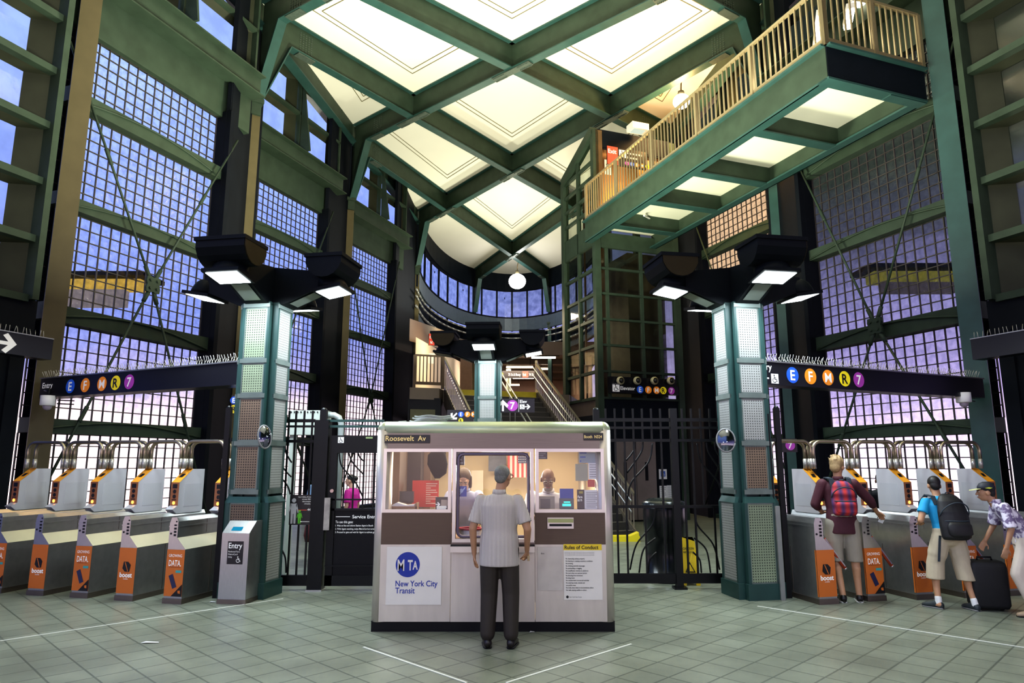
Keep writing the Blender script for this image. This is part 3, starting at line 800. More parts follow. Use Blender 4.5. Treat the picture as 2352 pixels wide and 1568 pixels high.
# ------------------------------------------------------------------ turnstiles
ORANGE = mat('orange_wrap', (.62, .17, .025), .42, 0, .06, 4)
ORANGEB = mat('orange_top', (.78, .34, .03), .4, 0, .06, 4)
BODYS = mat('turnstile_steel', (.42, .42, .41), .30, .85, .18, 5, stretch=(30, 2, 2))
HEADW = mat('turnstile_head_steel', (.74, .75, .78), .33, .55, .08, 3)
SHELF = mat('turnstile_shelf', (.60, .57, .45), .3, .6, .08, 5)
BRASS = mat('hoop_tube', (.36, .31, .22), .28, .9, .15, 8)
INK = mat('black_ink', (.006, .006, .008), .5)
PHONE = mat('phone_blue', (.02, .025, .09), .3)
TEALP = mat('teal_ink', (.05, .38, .38), .5)
ARMR = mat('arm_red', (.55, .08, .03), .35, .2)
LEDG = emit_mat('go_light', (1.0, .42, .08), 3.0)
def turnstile(label, loc, rz, ad, arms):
    t = thing('turnstile', label, 'turnstile', loc, rz, 'turnstiles in rows')
    W = .26; D = 1.45
    b = MB()
    prof = [(0, 0, .06), (W, 0, .06), (W, 0, .66), (.125, 0, .80), (.125, 0, 1.0), (.10, 0, 1.05), (.025, 0, 1.05), (0, 0, .98)]
    b.prism(prof, (0, D, 0), 0)
    b.quad((W+.001, .0, .661), (W+.001, D, .661), (.126, D, .801), (.126, 0, .801), 1)
    b.box((-.012, -.012, 0), (W+.012, D+.01, .065), 2)
    b.box((-.004, .5, .07), (W+.003, .508, .65), 2); b.box((.0, .55, .82), (.128, .556, 1.0), 2)
    b.box((-.004, -.004, .93), (.129, D, .945), 0)
    b.build('cabinet', [BODYS, SHELF, STEELD], t)
    h = MB()
    h.prism([(.0, .82, 1.03), (.0, .74, 1.09), (.0, .84, 1.14), (.0, .84, 1.46), (.0, 1.10, 1.65), (.0, 1.36, 1.65), (.0, 1.36, 1.03)], (.128, 0, 0), 0)
    h.box((.128, .95, 1.12), (.131, 1.3, 1.44), 1)
    h.box((-.003, .95, 1.12), (.0, 1.3, 1.44), 1)
    hd = h.build('head', [HEADW, mat('head_door', (.66, .67, .70), .4, .5, .06, 3)], t)
    f = MB()
    f.quad((-.004, .835, 1.462), (.132, .835, 1.462), (.132, 1.10, 1.655), (-.004, 1.10, 1.655), 0)
    f.quad((-.004, .834, 1.14), (.132, .834, 1.14), (.132, .834, 1.464), (-.004, .834, 1.464), 1)
    f.poly([(.03, .93, 1.538), (.085, .93, 1.538), (.1, .99, 1.582), (.045, .99, 1.582)], 2)
    f.quad((.027, .83, 1.38), (.102, .83, 1.38), (.102, .83, 1.44), (.027, .83, 1.44), 2)
    f.disc((.064, .83, 1.335), .028, 2, 14); f.disc((.064, .83, 1.265), .028, 2, 14)
    f.quad((.027, .83, 1.212), (.102, .83, 1.212), (.102, .83, 1.226), (.027, .83, 1.226), 2)
    f.disc((.064, .829, 1.175), .024, 3, 14)
    f.build('reader_face', [ORANGEB, mat('reader_orange_shaded', (.34, .13, .05), .4), INK, LEDG], hd)  # front face uses a darker orange, its shade put into the colour
    s = MB()
    for k in range(4): s.quad((.072, -.004, .82+.04*k), (.105, -.004, .82+.04*k), (.105, -.004, .845+.04*k), (.072, -.004, .845+.04*k))
    s.disc((.03, -.004, .85), .013); s.disc((.1, -.004, 1.0), .01)
    s.build('marking', INK, t)
    a = MB(); a.quad((-.002, -.005, .09), (W+.002, -.005, .09), (W+.002, -.005, .655), (-.002, -.005, .655))
    a.quad((-.004, 0, .09), (-.004, .02, .09), (-.004, .02, .655), (-.004, 0, .655))
    ap_ = a.build('advert_panel', ORANGE, t)
    g = MB(); y = -.009
    if ad == 0:
        cx, cz, r = .13, .42, .062
        g.poly([(cx-r*.75, y, cz+r), (cx+r*.35, y, cz+r), (cx+r, y, cz+r*.35), (cx+r*.75, y, cz-r), (cx-r*.35, y, cz-r), (cx-r, y, cz-r*.35)], 0)
        g.poly([(cx-r*.5, y-.001, cz+r*.9), (cx-r*.3, y-.001, cz+r*.9), (cx+r*.5, y-.001, cz-r*.9), (cx+r*.3, y-.001, cz-r*.9)], 1)
        g.build('emblem', [INK, ORANGE], ap_)
        g = MB(); g.text('boost', .13, .29, .082, 0, y, 'C', .03); g.text('mobile', .13, .262, .026, 0, y, 'C', 0); g.build('lettering', LETTER, ap_)
    else:
        g.text('GROWING', .13, .565, .05, 0, y, 'C', .005, .8); g.text('DATA.', .13, .455, .105, 0, y, 'C', .01, .62)
        g.text('NO MORE HALF DATA', .13, .437, .018, 1, y, 'C', .01, .9)
        g.quad((.15, y, .375), (.235, y, .375), (.235, y, .405), (.15, y, .405), 2)
        g.build('lettering', [LETTER, mat('rust_ink', (.30, .05, .02), .5), TEALP], ap_)
        g = MB(); ca, sa = cos(.42), sin(.42)
        ph = [(-.032, -.085), (.032, -.085), (.032, .085), (-.032, .085)]
        g.poly([(.115 + x*ca + z*sa*-1*-1*-1 + 0, y, .27 + x*sa*-1*-1*0 + z*ca - x*sa*-1*0) for x, z in ph] if False else [(.115 + x*ca - z*-sa*-1, y, .27 + x*sa + z*ca) for x, z in ph], 0)
        g.poly([(.105, y, .09), (W, y, .09), (W, y, .24)], 1)
        g.poly([(.205, y-.001, .13), (.24, y-.001, .125), (.235, y-.001, .165), (.2, y-.001, .16)], 2)
        g.build('phone_picture', [PHONE, INK, ORANGE], ap_)
    if arms:
        hb = MB(); hb.tube([(.12, .14, .86), (.17, .11, .84)], .05, 12); hb.build('hub', STEEL, t)
        for e, in (((.47, .06, .40),), ((.50, .75, .45),)):
            a_ = MB(); st = V((.17, .11, .84)); e = V(e); d = e - st
            a_.tube([st, st + d*.12], .026, 10, 1); a_.tube([st + d*.12, st + d*.96], .024, 10, 0); a_.tube([st + d*.96, e], .024, 10, 1)
            nn = V((0, -1, .3)).normalized()
            a_.bar(st + d*.15 + nn*.024, st + d*.93 + nn*.024, .018, .004, 1, up=nn)
            a_.build('arm', [ARMR, STEEL], t)
    return t
def hoop(label, p, q, rz):
    """two parallel inverted-U tubes bridging one passage"""
    t = thing('passage_hoop', label, 'hoop', (p.x, p.y, 0), rz, 'tube hoops over the turnstile passages')
    w = (q - p).length
    for y in (-.2, -.07):
        w0 = w; m = MB(); r = .13; x0 = .033; x1 = w - .033; pts = [(x0, y, 1.655), (x0, y, 1.90)]
        for k in range(1, 7): a = pi/2*k/6; pts.append((x0 + r - r*cos(a), y, 1.92 + r*sin(a)))
        for k in range(7): a = pi/2*k/6; pts.append((x1 - r + r*sin(a), y, 1.92 + r*cos(a)))
        pts += [(x1, y, 1.655)]
        m.tube(pts, .026, 10); m.tube([(x0, y, 1.655), (x0, y, 1.80)], .031, 10, 1); m.tube([(x1, y, 1.655), (x1, y, 1.80)], .031, 10, 1)
        m.build('tube', [BRASS, mat('clear_sleeve', (.42, .40, .36), .25, .5)], t)
    return t
def row(fronts, rz, labels, ads, arms, side):
    heads_ = []
    for i, ((px, py), lab, ad) in enumerate(zip(fronts, labels, ads)):
        f = at_z(px, py, 0); turnstile(lab, (f.x, f.y, 0), rz, ad, arms)
        heads_.append(V((f.x, f.y, 0)) + V((cos(rz)*.064 - sin(rz)*1.15, sin(rz)*.064 + cos(rz)*1.15, 0)))
    return heads_
Lx = [(375, 1385), (265, 1378), (163, 1371.5), (63, 1366), (-32, 1360), (-130, 1354)]
Ll = ['steel turnstile with an orange phone advert, next to the grey entry reader and the pillar',
      'steel turnstile with a white-lettered orange panel and black emblem, second from the grey entry reader',
      'steel turnstile with an orange phone advert, third from the grey entry reader',
      'steel turnstile with a white-lettered orange panel and black emblem, fourth from the grey entry reader',
      'steel turnstile cut by the picture edge, fifth from the grey entry reader',
      'steel turnstile with only its head in view, sixth from the grey entry reader']
hl = row(Lx, -A14, Ll, (1, 0, 1, 0, 1, 0), False, 1)
Rx = [(1883, 1388.5), (1994.5, 1381), (2106, 1377.5), (2217, 1373), (2322, 1368), (2428, 1362)]
Rl = ['steel turnstile with an orange emblem panel, first from the bright mesh pillar',
      'steel turnstile with an orange phone advert, just right of the man with the plaid backpack',
      'steel turnstile with an orange emblem panel half hidden by the man in the blue shirt',
      'steel turnstile with its head above the man in the blue shirt, behind his black backpack',
      'steel turnstile behind the man in the cap, fifth from the bright mesh pillar',
      'steel turnstile at the far end of the row, sixth from the bright mesh pillar']
hr = row(Rx, A14, Rl, (0, 1, 0, 1, 0, 1), True, -1)
on = ['first', 'second', 'third', 'fourth', 'fifth']
for i in range(5):
    p, q = hl[i+1], hl[i]
    hoop('brass tube hoop over the %s turnstile passage from the mesh pillar, blue glass side' % on[i], p, q, atan2(q.y-p.y, q.x-p.x))
    p, q = hr[i], hr[i+1]
    hoop('brass tube hoop over the %s turnstile passage from the bright pillar, street doorway side' % on[i], p, q, atan2(q.y-p.y, q.x-p.x))
# ------------------------------------------------------------------ grey entry reader
f = at_z(499, 1386, 0)
t = thing('fare_reader', 'low grey steel entry reader with a slanted top and a small blue display', 'fare reader', (f.x, f.y, 0), radians(-8))
m = MB(); m.prism([(0, 0, .05), (0, 0, .86), (0, .17, 1.0), (0, .42, 1.0), (0, .42, .05)], (.37, 0, 0), 0); m.box((-.008, -.008, 0), (.378, .43, .055), 1); m.build('cabinet', [BODYS, STEELD], t)
m = MB(); m.quad((.1, .03, .889), (.24, .03, .889), (.24, .08, .93), (.1, .08, .93)); m.build('display', emit_mat('lcd_blue', (.02, .35, .6), .8), t)
m = MB(); m.quad((.09, -.004, .48), (.30, -.004, .48), (.30, -.004, .76), (.09, -.004, .76)); pn = m.build('entry_plate', SIGNB, t)
m = MB(); m.text('Entry', .105, .675, .095, 0, -.007, 'L', .015, .9)
for k, s_ in enumerate(('Reduced Fare', 'MetroCard', 'Only')): m.text(s_, .105, .625 - .033*k, .028, 0, -.007)
x, z, s0 = .2, .495, .09
wheelchair(m, x, z, s0, -.006, 1, 0)
m.build('lettering', [LETTER, SIGNB], pn)

# ------------------------------------------------------------------ convex mirrors
MIR = mat('mirror_glass', (.17, .19, .22), .06, 1.0, .02)
for (px, py, Y, ry, lab) in ((612, 1001, 9.05, radians(50), 'small round convex mirror tilted on the pillar beside the service gate'), (1668, 1009, 9.05, radians(-10), 'round convex mirror on the bright mesh pillar beside the black fence')):
    c = at_y(px, py, Y)
    t = thing('convex_mirror', lab, 'mirror', c, ry)
    T = M.Diagonal((.66 if px < 1000 else .82, 1, 1.08, 1)) @ M.Rotation(radians(-12), 4, 'X') @ M.Rotation(radians(15 if px > 1000 else -20), 4, 'Y')
    m = MB(); prof = [(.0, .0)] + [(.165*sin(a)/sin(.5), .35*(1-cos(a))/1.0) for a in [.5*k/6 for k in range(1, 7)]]
    m.lathe([(.85*r if r else .001, z) for r, z in prof], 24, 0, T @ M.Rotation(pi/2*-1, 4, 'X') @ M.Translation((0, 0, 0)) @ M.Scale(1, 4, (0, 0, 1)))
    m.build('mirror_face', MIR, t)
    m = MB(); pts = [T @ V((.142*cos(a), .045, .142*sin(a))) for a in [2*pi*k/24 for k in range(25)]]; m.tube(pts, .012, 6); m.build('rim', mat('rubber_rim', (.2, .2, .2), .5), t)
    m = MB(); m.tube([(0, .05, 0), (.0, .2, .0), (.05 if px < 1000 else .1, .32, 0)], .012); m.build('bracket', BLACK, t)
# ------------------------------------------------------------------ lift tower
DB = V((-sin(ANG), cos(ANG), 0)); DR = V((cos(ANG), sin(ANG), 0))      # along / across the walkway wing
E0 = V((2.42*K, 18.8*K, 0)); EL, EW = 2.15*K, 2.6*K
def E(s, t, z): return E0 + DR*s + DB*t + V((0, 0, z))
def front_z(px, py):
    a = E0; b = E0 + DR*3; s = sfor(a, b, px, py); p = a + DR*s
    return s, zy(py, p.y)
ZW = kz(7.95)                       # underside of the walkway girder
zg1 = ZW + .66
TOPE = kz(11.4)
GLT = glass_mat('lift_glass', (.66, .70, .62), .14, .15, 2.0, .1, .05)
t = thing('lift_tower', 'tall glazed lift tower with a slanting top at the far end of the walkway', 'lift')
fr = MB(); gl = MB(); sol = MB()
zl0 = 1.75 + (kz(3.95) - 1.75)*.9
for (s, tt) in ((0, 0), (EW, 0), (0, EL), (EW, EL)):
    zt = TOPE if tt == 0 else TOPE - .9
    fr.bar(E(s, tt, 0), E(s, tt, zt), .2, .2, 0, up=DR)
# left face grid
rows = [4.15, 4.95, 5.75, 6.55, 7.35, ZW]
rows = [kz(3.5) + (ZW - kz(3.5))*k/6 for k in range(7)]
for z in rows: fr.bar(E(0, 0, z), E(0, EL, z), .1, .09)
for z in rows: fr.bar(E(0, 0, z), E(EW, 0, z), .1, .07)
upr = [zg1 + (TOPE - 1.0 - zg1)*k/4 for k in range(5)]
for z in upr: fr.bar(E(0, 0, z), E(0, EL, z), .1, .09)
fr.bar(E(0, EL*.52, kz(3.5)), E(0, EL*.52, TOPE - .5), .1, .12, 0, up=DR)
for s in (EW*.12, EW*.55, EW*.78): fr.bar(E(s, 0, kz(3.5)), E(s, 0, ZW), .1, .07, 0, up=DB)
fr.bar(E(0, 0, TOPE), E(0, EL, TOPE - .9), .25, .3)
for (a, b) in ((0, EL),): sol.bar(E(0, a, (ZW + zg1)/2), E(0, b, (ZW + zg1)/2), .12, .7)
gl.quad(E(.02, 0, kz(3.5)), E(.02, EL, kz(3.5)), E(.02, EL, ZW), E(.02, 0, ZW))
gl.quad(E(.02, 0, zg1), E(.02, EL, zg1), E(.02, EL, TOPE - .9), E(.02, 0, TOPE))
gl.quad(E(0, .03, kz(3.5)), E(EW, .03, kz(3.5)), E(EW, .03, ZW), E(0, .03, ZW))
sol.quad(E(0, 0, 0), E(EW, 0, 0), E(EW, 0, kz(3.5)), E(0, 0, kz(3.5)), 1)
sol.quad(E(0, 0, 0), E(0, EL, 0), E(0, EL, kz(3.05)), E(0, 0, kz(3.05)), 1)
sol.quad(E(0, 0, kz(3.05)), E(0, EL, kz(3.05)), E(0, EL, kz(3.5)), E(0, 0, kz(3.5)), 2)
sol.bar(E(0, -.03, ZW + .1), E(EW, -.03, ZW + .1), .1, .5)
fr.build('frame', GREEN, t); gl.build('glass', GLT, t)
sol.build('panel', [GREEN, DARK, mat('lift_bronze', (.12, .095, .07), .45, .3, .2, 3)], t)
m = MB(); m.prism([E(EW*.5, EL*.25, 0), E(EW*.98, EL*.25, 0), E(EW*.98, EL*.9, 0), E(EW*.5, EL*.9, 0)], (0, 0, ZW)); m.bar(E(EW*.3, EL*.5, 0), E(EW*.3, EL*.5, TOPE-1), .12, .2, 1); m.bar(E(EW*.18, EL*.8, 0), E(EW*.18, EL*.8, TOPE-1), .06, .06, 1)
m.build('shaft_core', [mat('shaft_brown', (.055, .045, .032), .6, 0, .3, 1), mat('shaft_rail', (.10, .05, .025), .5, .2)], t)
# upper landing front with the lift door
ORW = mat('landing_wall', (.40, .22, .09), .5, .1, .2, 2)
m = MB(); m.bar(E(.12, 0, zg1), E(.12, 0, TOPE), .24, .2, 1, up=DB); m.quad(E(.1, .05, zg1), E(EW, .05, zg1), E(EW, .05, TOPE-.3), E(.1, .05, TOPE-.3), 0)
m.build('landing_front', [ORW, mat('door_post', (.16, .10, .05), .4, .4)], t)
s0, z0 = front_z(1437, 372); s1, _ = front_z(1484, 372)
zd = z0
m = MB()
for a, b in ((s0, (s0+s1)/2 - .01), ((s0+s1)/2 + .01, s1)):
    m.bar(E((a+b)/2, -.0, zg1 + .02), E((a+b)/2, -.0, zd), b-a, .04, 0, up=DB)
m.build('lift_door', mat('lift_door_steel', (.62, .40, .16), .28, .7, .15, 4), t)
sa, _ = front_z(1414, 1100); sb, _ = front_z(1506, 1100); DG = mat('lift_door_grey', (.26, .22, .21), .4, .5, .15, 3)
for q0, q1, sl in ((sa, (sa+sb)/2 - .01, .45), ((sa+sb)/2 + .01, sb, .5)):
    m = MB(); m.bar(E((q0+q1)/2, -.03, .05), E((q0+q1)/2, -.03, 2.45), q1-q0, .05, 0, up=DB); c_ = lerp(q0, q1, sl); m.bar(E(c_, -.06, 1.2), E(c_, -.06, 1.75), .1, .01, 1, up=DB); m.build('hall_door', [DG, BLACK], t)
m = MB(); m.bar(E(EW*.1, -.03, TOPE-.55), E(EW*.9, -.03, TOPE-.55), .05, .1); m.bar(E(.1, -.02, TOPE-.25), E(EW, -.02, TOPE-.25), .1, .6); m.build('transom', DARK, t)
rzE = ANG
# exit sign over the lift door
sa, za = front_z(1386, 342); sb, zb = front_z(1474, 372)
p = E(sa, -.25, 0); hgt = .62
sg = thing('exit_sign', 'red and black exit sign with a wheelchair symbol over the lift door on the walkway', 'sign', (p.x, p.y, za - hgt), rzE)
Ls = sb - sa
m = MB(); m.box((0, 0, 0), (Ls, .05, hgt)); m.build('board', SIGNB, sg)
m = MB(); m.quad((0, -.004, 0), (Ls*.27, -.004, 0), (Ls*.27, -.004, hgt), (0, -.004, hgt)); m.build('red_panel', C_RED, sg)
m = MB(); m.text('Exit', Ls*.02, hgt*.62, .2, 0, -.008, 'L', .02); wheelchair(m, Ls*.3, hgt*.5, .25, -.006, 0, 1)
m.text('Elev to mezzanine', Ls*.44, hgt*.72, .12, 0, -.006, 'L', .01, .75); m.text('and the street', Ls*.44, hgt*.48, .12, 0, -.006, 'L', .01, .75); m.build('lettering', [LETTER, SIGNB], sg)
for k, ch in enumerate('7EFMR'): bullet(sg, ch, Ls*.5 + .19*k, hgt*.2, .075)
sa, za = front_z(1387, 381); p = E(sa, -.06, 0)
sg = thing('floor_plate', 'small white plate on the orange landing wall beside the lift door', 'sign', (p.x, p.y, za-.3), rzE)
m = MB(); m.box((0, 0, 0), (.26, .02, .5)); m.build('plate', WHITE, sg); m = MB(); m.text('3 B', .13, .25, .14, 0, -.004, 'C', .02); m.build('lettering', INK, sg)
sa, za = front_z(1447, 312); p = E(sa, -.5, 0)
sg = thing('emergency_light', 'boxy white light fitting hanging above the lift door sign', 'light', (p.x, p.y, za), rzE)
m = MB(); m.box((-.3, -.2, -.08), (.3, .2, .14)); m.build('housing', WHITE, sg); m = MB(); m.quad((-.22, -.15, -.085), (.22, -.15, -.085), (.22, .15, -.085), (-.22, .15, -.085)); m.build('lens', emit_mat('dim_lens', (.9, 1, .8), .7), sg)

# ------------------------------------------------------------------ raised walkway
W0 = V((5.2*K, 10.3*K, 0)); WL = 9.04*K; WW = 2.2*K
def Wp(s, t, z): return W0 + DR*s + DB*t + V((0, 0, z))
t = thing('walkway', 'raised steel walkway with a barred railing running down to the lift tower', 'walkway')
g = MB()
for s in (0, WW):
    g.bar(Wp(s, 0, (ZW+zg1)/2), Wp(s, WL, (ZW+zg1)/2), .03, .66)
    sgn = 1 if s == 0 else -1
    g.bar(Wp(s + sgn*.1, 0, ZW+.02), Wp(s + sgn*.1, WL, ZW+.02), .24, .04, 1); g.bar(Wp(s, 0, zg1), Wp(s, WL, zg1), .22, .04, 1)
g.build('side_girder', [GREEN, TEAL], t)
g = MB(); g.bar(Wp(0, 0, (ZW+zg1)/2), Wp(WW, 0, (ZW+zg1)/2), .03, .66, 0); g.bar(Wp(-.02, .1, ZW+.018), Wp(WW, .1, ZW+.018), .26, .04, 1); g.bar(Wp(0, 0, zg1), Wp(WW, 0, zg1), .22, .04, 1)
g.bar(Wp(WW*.62, .1, ZW-.01), Wp(WW, .1, ZW-.01), .2, .02, 1)
g.build('end_girder', [DARK, TEAL], t)
for tt in (1.95*K, 3.95*K, 5.75*K, 7.6*K):
    g = MB(); g.bar(Wp(0, tt, ZW+.27), Wp(WW, tt, ZW+.27), .03, .5); g.bar(Wp(0, tt, ZW+.02), Wp(WW, tt, ZW+.02), .26, .03, 1); g.build('cross_beam', [GREEN, TEAL], t)
g = MB(); g.prism([Wp(0, 0, ZW+.5), Wp(WW, 0, ZW+.5), Wp(WW, WL, ZW+.5), Wp(0, WL, ZW+.5)], (0, 0, .1)); g.build('deck', mat('deck_soffit', (.80, .80, .66), .5, 0, .04, 1), t)
RAILM = mat('railing_champagne', (.34, .28, .17), .35, .5, .08, 5)
def railing(parent, a, b, h, n, posts, matl=RAILM, r=.016, lowgap=.12, name='baluster'):
    a = V(a); b = V(b); U = V((0, 0, 1)); d = b - a
    m = MB(); m.bar(a + U*h, b + U*h, .07, .05); m.build('top_rail', matl, parent)
    m = MB(); m.bar(a + U*lowgap, b + U*lowgap, .05, .09); m.build('bottom_rail', matl, parent)
    proto = None
    dn = d.normalized(); dn.z = 0
    for k in range(n):
        p = a + d*((k+.5)/n)
        if proto is None:
            m = MB(); m.bar(U*lowgap, U*h, .028, .028, 0, up=dn); proto = m.build(name, matl, parent); proto.location = p
        else:
            c = proto.copy(); COL.objects.link(c); c.location = p
    for k in range(posts):
        p = a + d*(k/max(1, posts-1))
        m = MB(); m.bar(p, p + U*h, .08, .08, 0, up=dn); m.build('post', matl, parent)
railing(t, Wp(0, 0, zg1), Wp(0, WL-.1, zg1), 1.2, 66, 6)
railing(t, Wp(0, 0, zg1), Wp(WW, 0, zg1), 1.2, 16, 3)
GLOBE = emit_mat('globe_warm', (1.0, .86, .58), 14)
GLOBEW = emit_mat('globe_white', (1.0, .97, .92), 16)
def globe(px, py, Y, r, label, mt, drop=.8):
    c = at_y(px, py, Y)
    t = thing('globe_lamp', label, 'lamp', c, 0, 'round globe lamps')
    m = MB(); m.ell((0, 0, 0), (r, r, r*.88), 0, None, 20, 11); m.build('globe', mt, t)
    m = MB(); m.lathe([(0, r*1.3), (.1, r*1.3), (.12, r*.9), (.1, r*.75)], 12); m.build('collar', mat('lamp_collar', (.30, .26, .16), .5), t)
    m = MB(); m.tube([(0, 0, r*1.2), (.02, 0, r*1.2+drop*.4), (.12, 0, r*1.2 + drop*.75), (.35, 0, r*1.2 + drop)], .025); m.build('stem', mat('lamp_stem', (.20, .14, .07), .5), t)
    return c
gc1 = globe(1565, 233, 20.5, .27, 'glowing orange-white globe lamp hanging behind the walkway railing', GLOBE)
gc2 = globe(1188, 646, 40.0, .52, 'large white globe lamp hanging in the rounded far end', GLOBEW, 1.0)
for (px, py, Y, rzz, Lf, lab) in ((1880, 85, 12.6, radians(70), 1.5, 'long bright strip standing in for the lit stair ceiling above the near end of the walkway railing'), (1950, 42, 13.0, radians(70), .7, 'short bright light box over the end railing of the walkway'), (1985, 8, 13.6, radians(0), .6, 'bright light fitting at the top edge above the walkway')):  # first strip stands in for the lit ceiling of an upper stair
    c = at_y(px, py, Y)
    tt = thing('walkway_light', lab, 'light', c, rzz, 'tube lights over the walkway')
    m = MB(); m.box((-Lf/2, -.08, 0), (Lf/2, .08, .12)); m.build('housing', WHITE, tt)
    m = MB(); m.box((-Lf/2+.03, -.07, -.06), (Lf/2-.03, .07, 0)); m.build('tube', emit_mat('tube_warm', (1, .9, .66), 14), tt)
c = at_z(1522, 512, ZW+.44)
t = thing('conduit_lamp_base', 'white ceiling fixture with a bent pipe under the walkway soffit', 'fixture', (c.x, c.y, ZW+.44))
m = MB(); m.lathe([(0, .06), (.12, .06), (.1, -.02), (0, -.03)], 14); m.build('rose', WHITE, t)
m = MB(); m.tube([(0, 0, 0), (-.3, -.2, -.02), (-.7, -.7, -.02), (-.75, -.9, -.1)], .025); m.build('pipe', WHITE, t)

# black lift sign with camera domes, on the lower front of the tower
p = E(.15, -.3, 0); sa, zt_ = front_z(1390, 866); sb, zb_ = front_z(1545, 910)
p = E(sa, -.35, 0)
Ls = sb - sa; hh = zt_ - zb_
t = thing('lift_sign', 'black hanging lift sign with a wheelchair symbol and five small route bullets', 'sign', (p.x, p.y, zb_), rzE)
m = MB(); m.box((0, 0, 0), (Ls, .2, hh*.55)); m.box((0, -.02, hh*.5), (Ls, .2, hh*.54), 0); m.box((0, .1, hh*.55), (Ls, .2, hh)); m.build('board', SIGNB, t)
m = MB(); wheelchair(m, .05, hh*.08, .24, -.004, 0, 1); m.text('Elevator', .32, hh*.2, .16, 0, -.004, 'L', .015, .95); m.build('lettering', [LETTER, SIGNB], t)
for k, ch in enumerate('EFMR7'): bullet(t, ch, Ls*.42 + .29*k - (.05 if k > 2 else 0), hh*.26, .115)
for k, pxx in enumerate((1412, 1450, 1489, 1526)):
    s_, z_ = front_z(pxx, 877)
    q = E(s_, -.28, z_)
    d = thing('ball_camera', '%s cream ball camera from the tower corner, above the hanging lift sign' % on[k], 'camera', q, rzE, 'ball cameras over the lift sign')
    T = M.Rotation(pi/2, 4, 'X')
    m = MB(); m.lathe([(.001, .0), (.1, .0), (.125, .05), (.12, .12), (.09, .16)][::-1], 18, 0, T); m.build('shell', mat('cream_shell', (.62, .58, .36), .4), d)
    m = MB(); m.ell((0, -.07, 0), (.08, .12, .08)); m.build('eye', mat('dark_dome', (.02, .02, .02), .1), d)

# ------------------------------------------------------------------ mezzanine, stairs, corridor behind
MZ = 3.95
S0 = V((.78, 22.2, 0))            # head of the stair, right side
def Sp(s, t, z): return S0 + DR*s + DB*t + V((0, 0, z))
WARM = mat('corridor_wall', (.14, .09, .055), .5, .1, .25, 1)
mz = MB()
mz.prism([Sp(-3.1, 0, MZ-.35), Sp(1.2, 0, MZ-.35), (4.6, 34, MZ-.35), (4.6, 62, MZ-.35), (-5.5, 62, MZ-.35), (-4.6, 34, MZ-.35), V((-3.05, 20.3, MZ-.35)), V((-2.2, 20.6, MZ-.35))], (0, 0, .35))
struct('floor_mezzanine', mz, [mat('mezz_floor', (.16, .13, .10), .5, 0, .2, 2)])
ms_ = MB()
ms_.quad((-7, 61, MZ), (7, 61, MZ), (7, 61, 9.2), (-7, 61, 9.2), 0); ms_.quad((5.2, 44, MZ), (5.2, 61, MZ), (5.2, 61, 9.2), (5.2, 44, 9.2), 0)
struct('wall_back', ms_, [mat('back_wall_brown', (.22, .14, .11), .45, .1, .7, .5)])
ms_ = MB()
def Wc(px, Y, z): return V(((px-1176)/FPX/.985*Y, Y, z))
ms_.quad(Wc(955, 24, MZ-.2), Wc(1076, 52, MZ-.2), Wc(1076, 52, 9.0), Wc(955, 24, 6.15), 0)
ms_.prism([Wc(1058, 40, MZ), Wc(1085, 40, MZ), Wc(1085, 40.6, MZ), Wc(1058, 40.6, MZ)], (0, 0, 5), 1)
struct('wall_corridor', ms_, [CREAM, mat('corridor_pier', (.20, .12, .07), .5)])
ms_ = MB()
ms_.poly([(-6.0, 43, 8.95), (6.0, 43, 8.95), (6.5, 61.5, 8.95), (-6.5, 61.5, 8.95)])
for y in (44, 48, 52, 56): ms_.box((-6, y, 8.6), (6, y+.4, 8.95))
ms_.box((-6, 42.8, 8.45), (6, 43, 9.3))
struct('ceiling_mezzanine', ms_, [mat('mezz_ceiling', (.060, .040, .030), .5, .1, .25, 1)])
ms_ = MB()
ms_.prism([Wc(940, 24.1, 6.85), Wc(1050, 40, 9.2), Wc(1050, 40, 8.2), Wc(940, 24.1, 6.05)], (0, .2, 0))
struct('trim_3', ms_, [WARM])
# stair
t = thing('stair', 'wide dark stair rising to the lit corridor behind the booth, with steel railings', 'stair')
NS = 23; rise = MZ/NS; run = .275
prof = [(0, MZ)]
for k in range(NS): prof += [(-run*k, MZ - rise*(k+1)), (-run*(k+1), MZ - rise*(k+1))]
prof = prof[:-1]
m = MB()
pp_ = [Sp(-3.0, a, z) for a, z in [(0, MZ)] + [q for k in range(NS) for q in ((-run*k, MZ - rise*(k+1)), (-run*(k+1), MZ - rise*(k+1)))][:-1]]
pp_.append(Sp(-3.0, 0, 0))
m.prism(pp_, DR*3.0)
m.build('steps', mat('stair_dark', (.045, .042, .035), .5, .1, .2, 4), t)
m = MB(); m.bar(Sp(-3.0, .12, MZ+.02), Sp(0, .12, MZ+.02), .3, .04, 0); m.bar(Sp(-3.0, -.01, MZ-.08), Sp(0, -.01, MZ-.08), .03, .17, 0)
m.build('yellow_edge', mat('safety_yellow', (.52, .43, .03), .5, 0, .2, 6), t)
m = MB()
for k in range(1, NS): m.bar(Sp(-3.0, -run*k + .02, MZ - rise*k + .005), Sp(0, -run*k + .02, MZ - rise*k + .005), .05, .012)
m.build('step_nosing', mat('nosing', (.26, .24, .20), .35, .5), t)
LB = run*(NS-1)
SRAIL = mat('stair_rail', (.34, .30, .24), .3, .7, .1, 6)
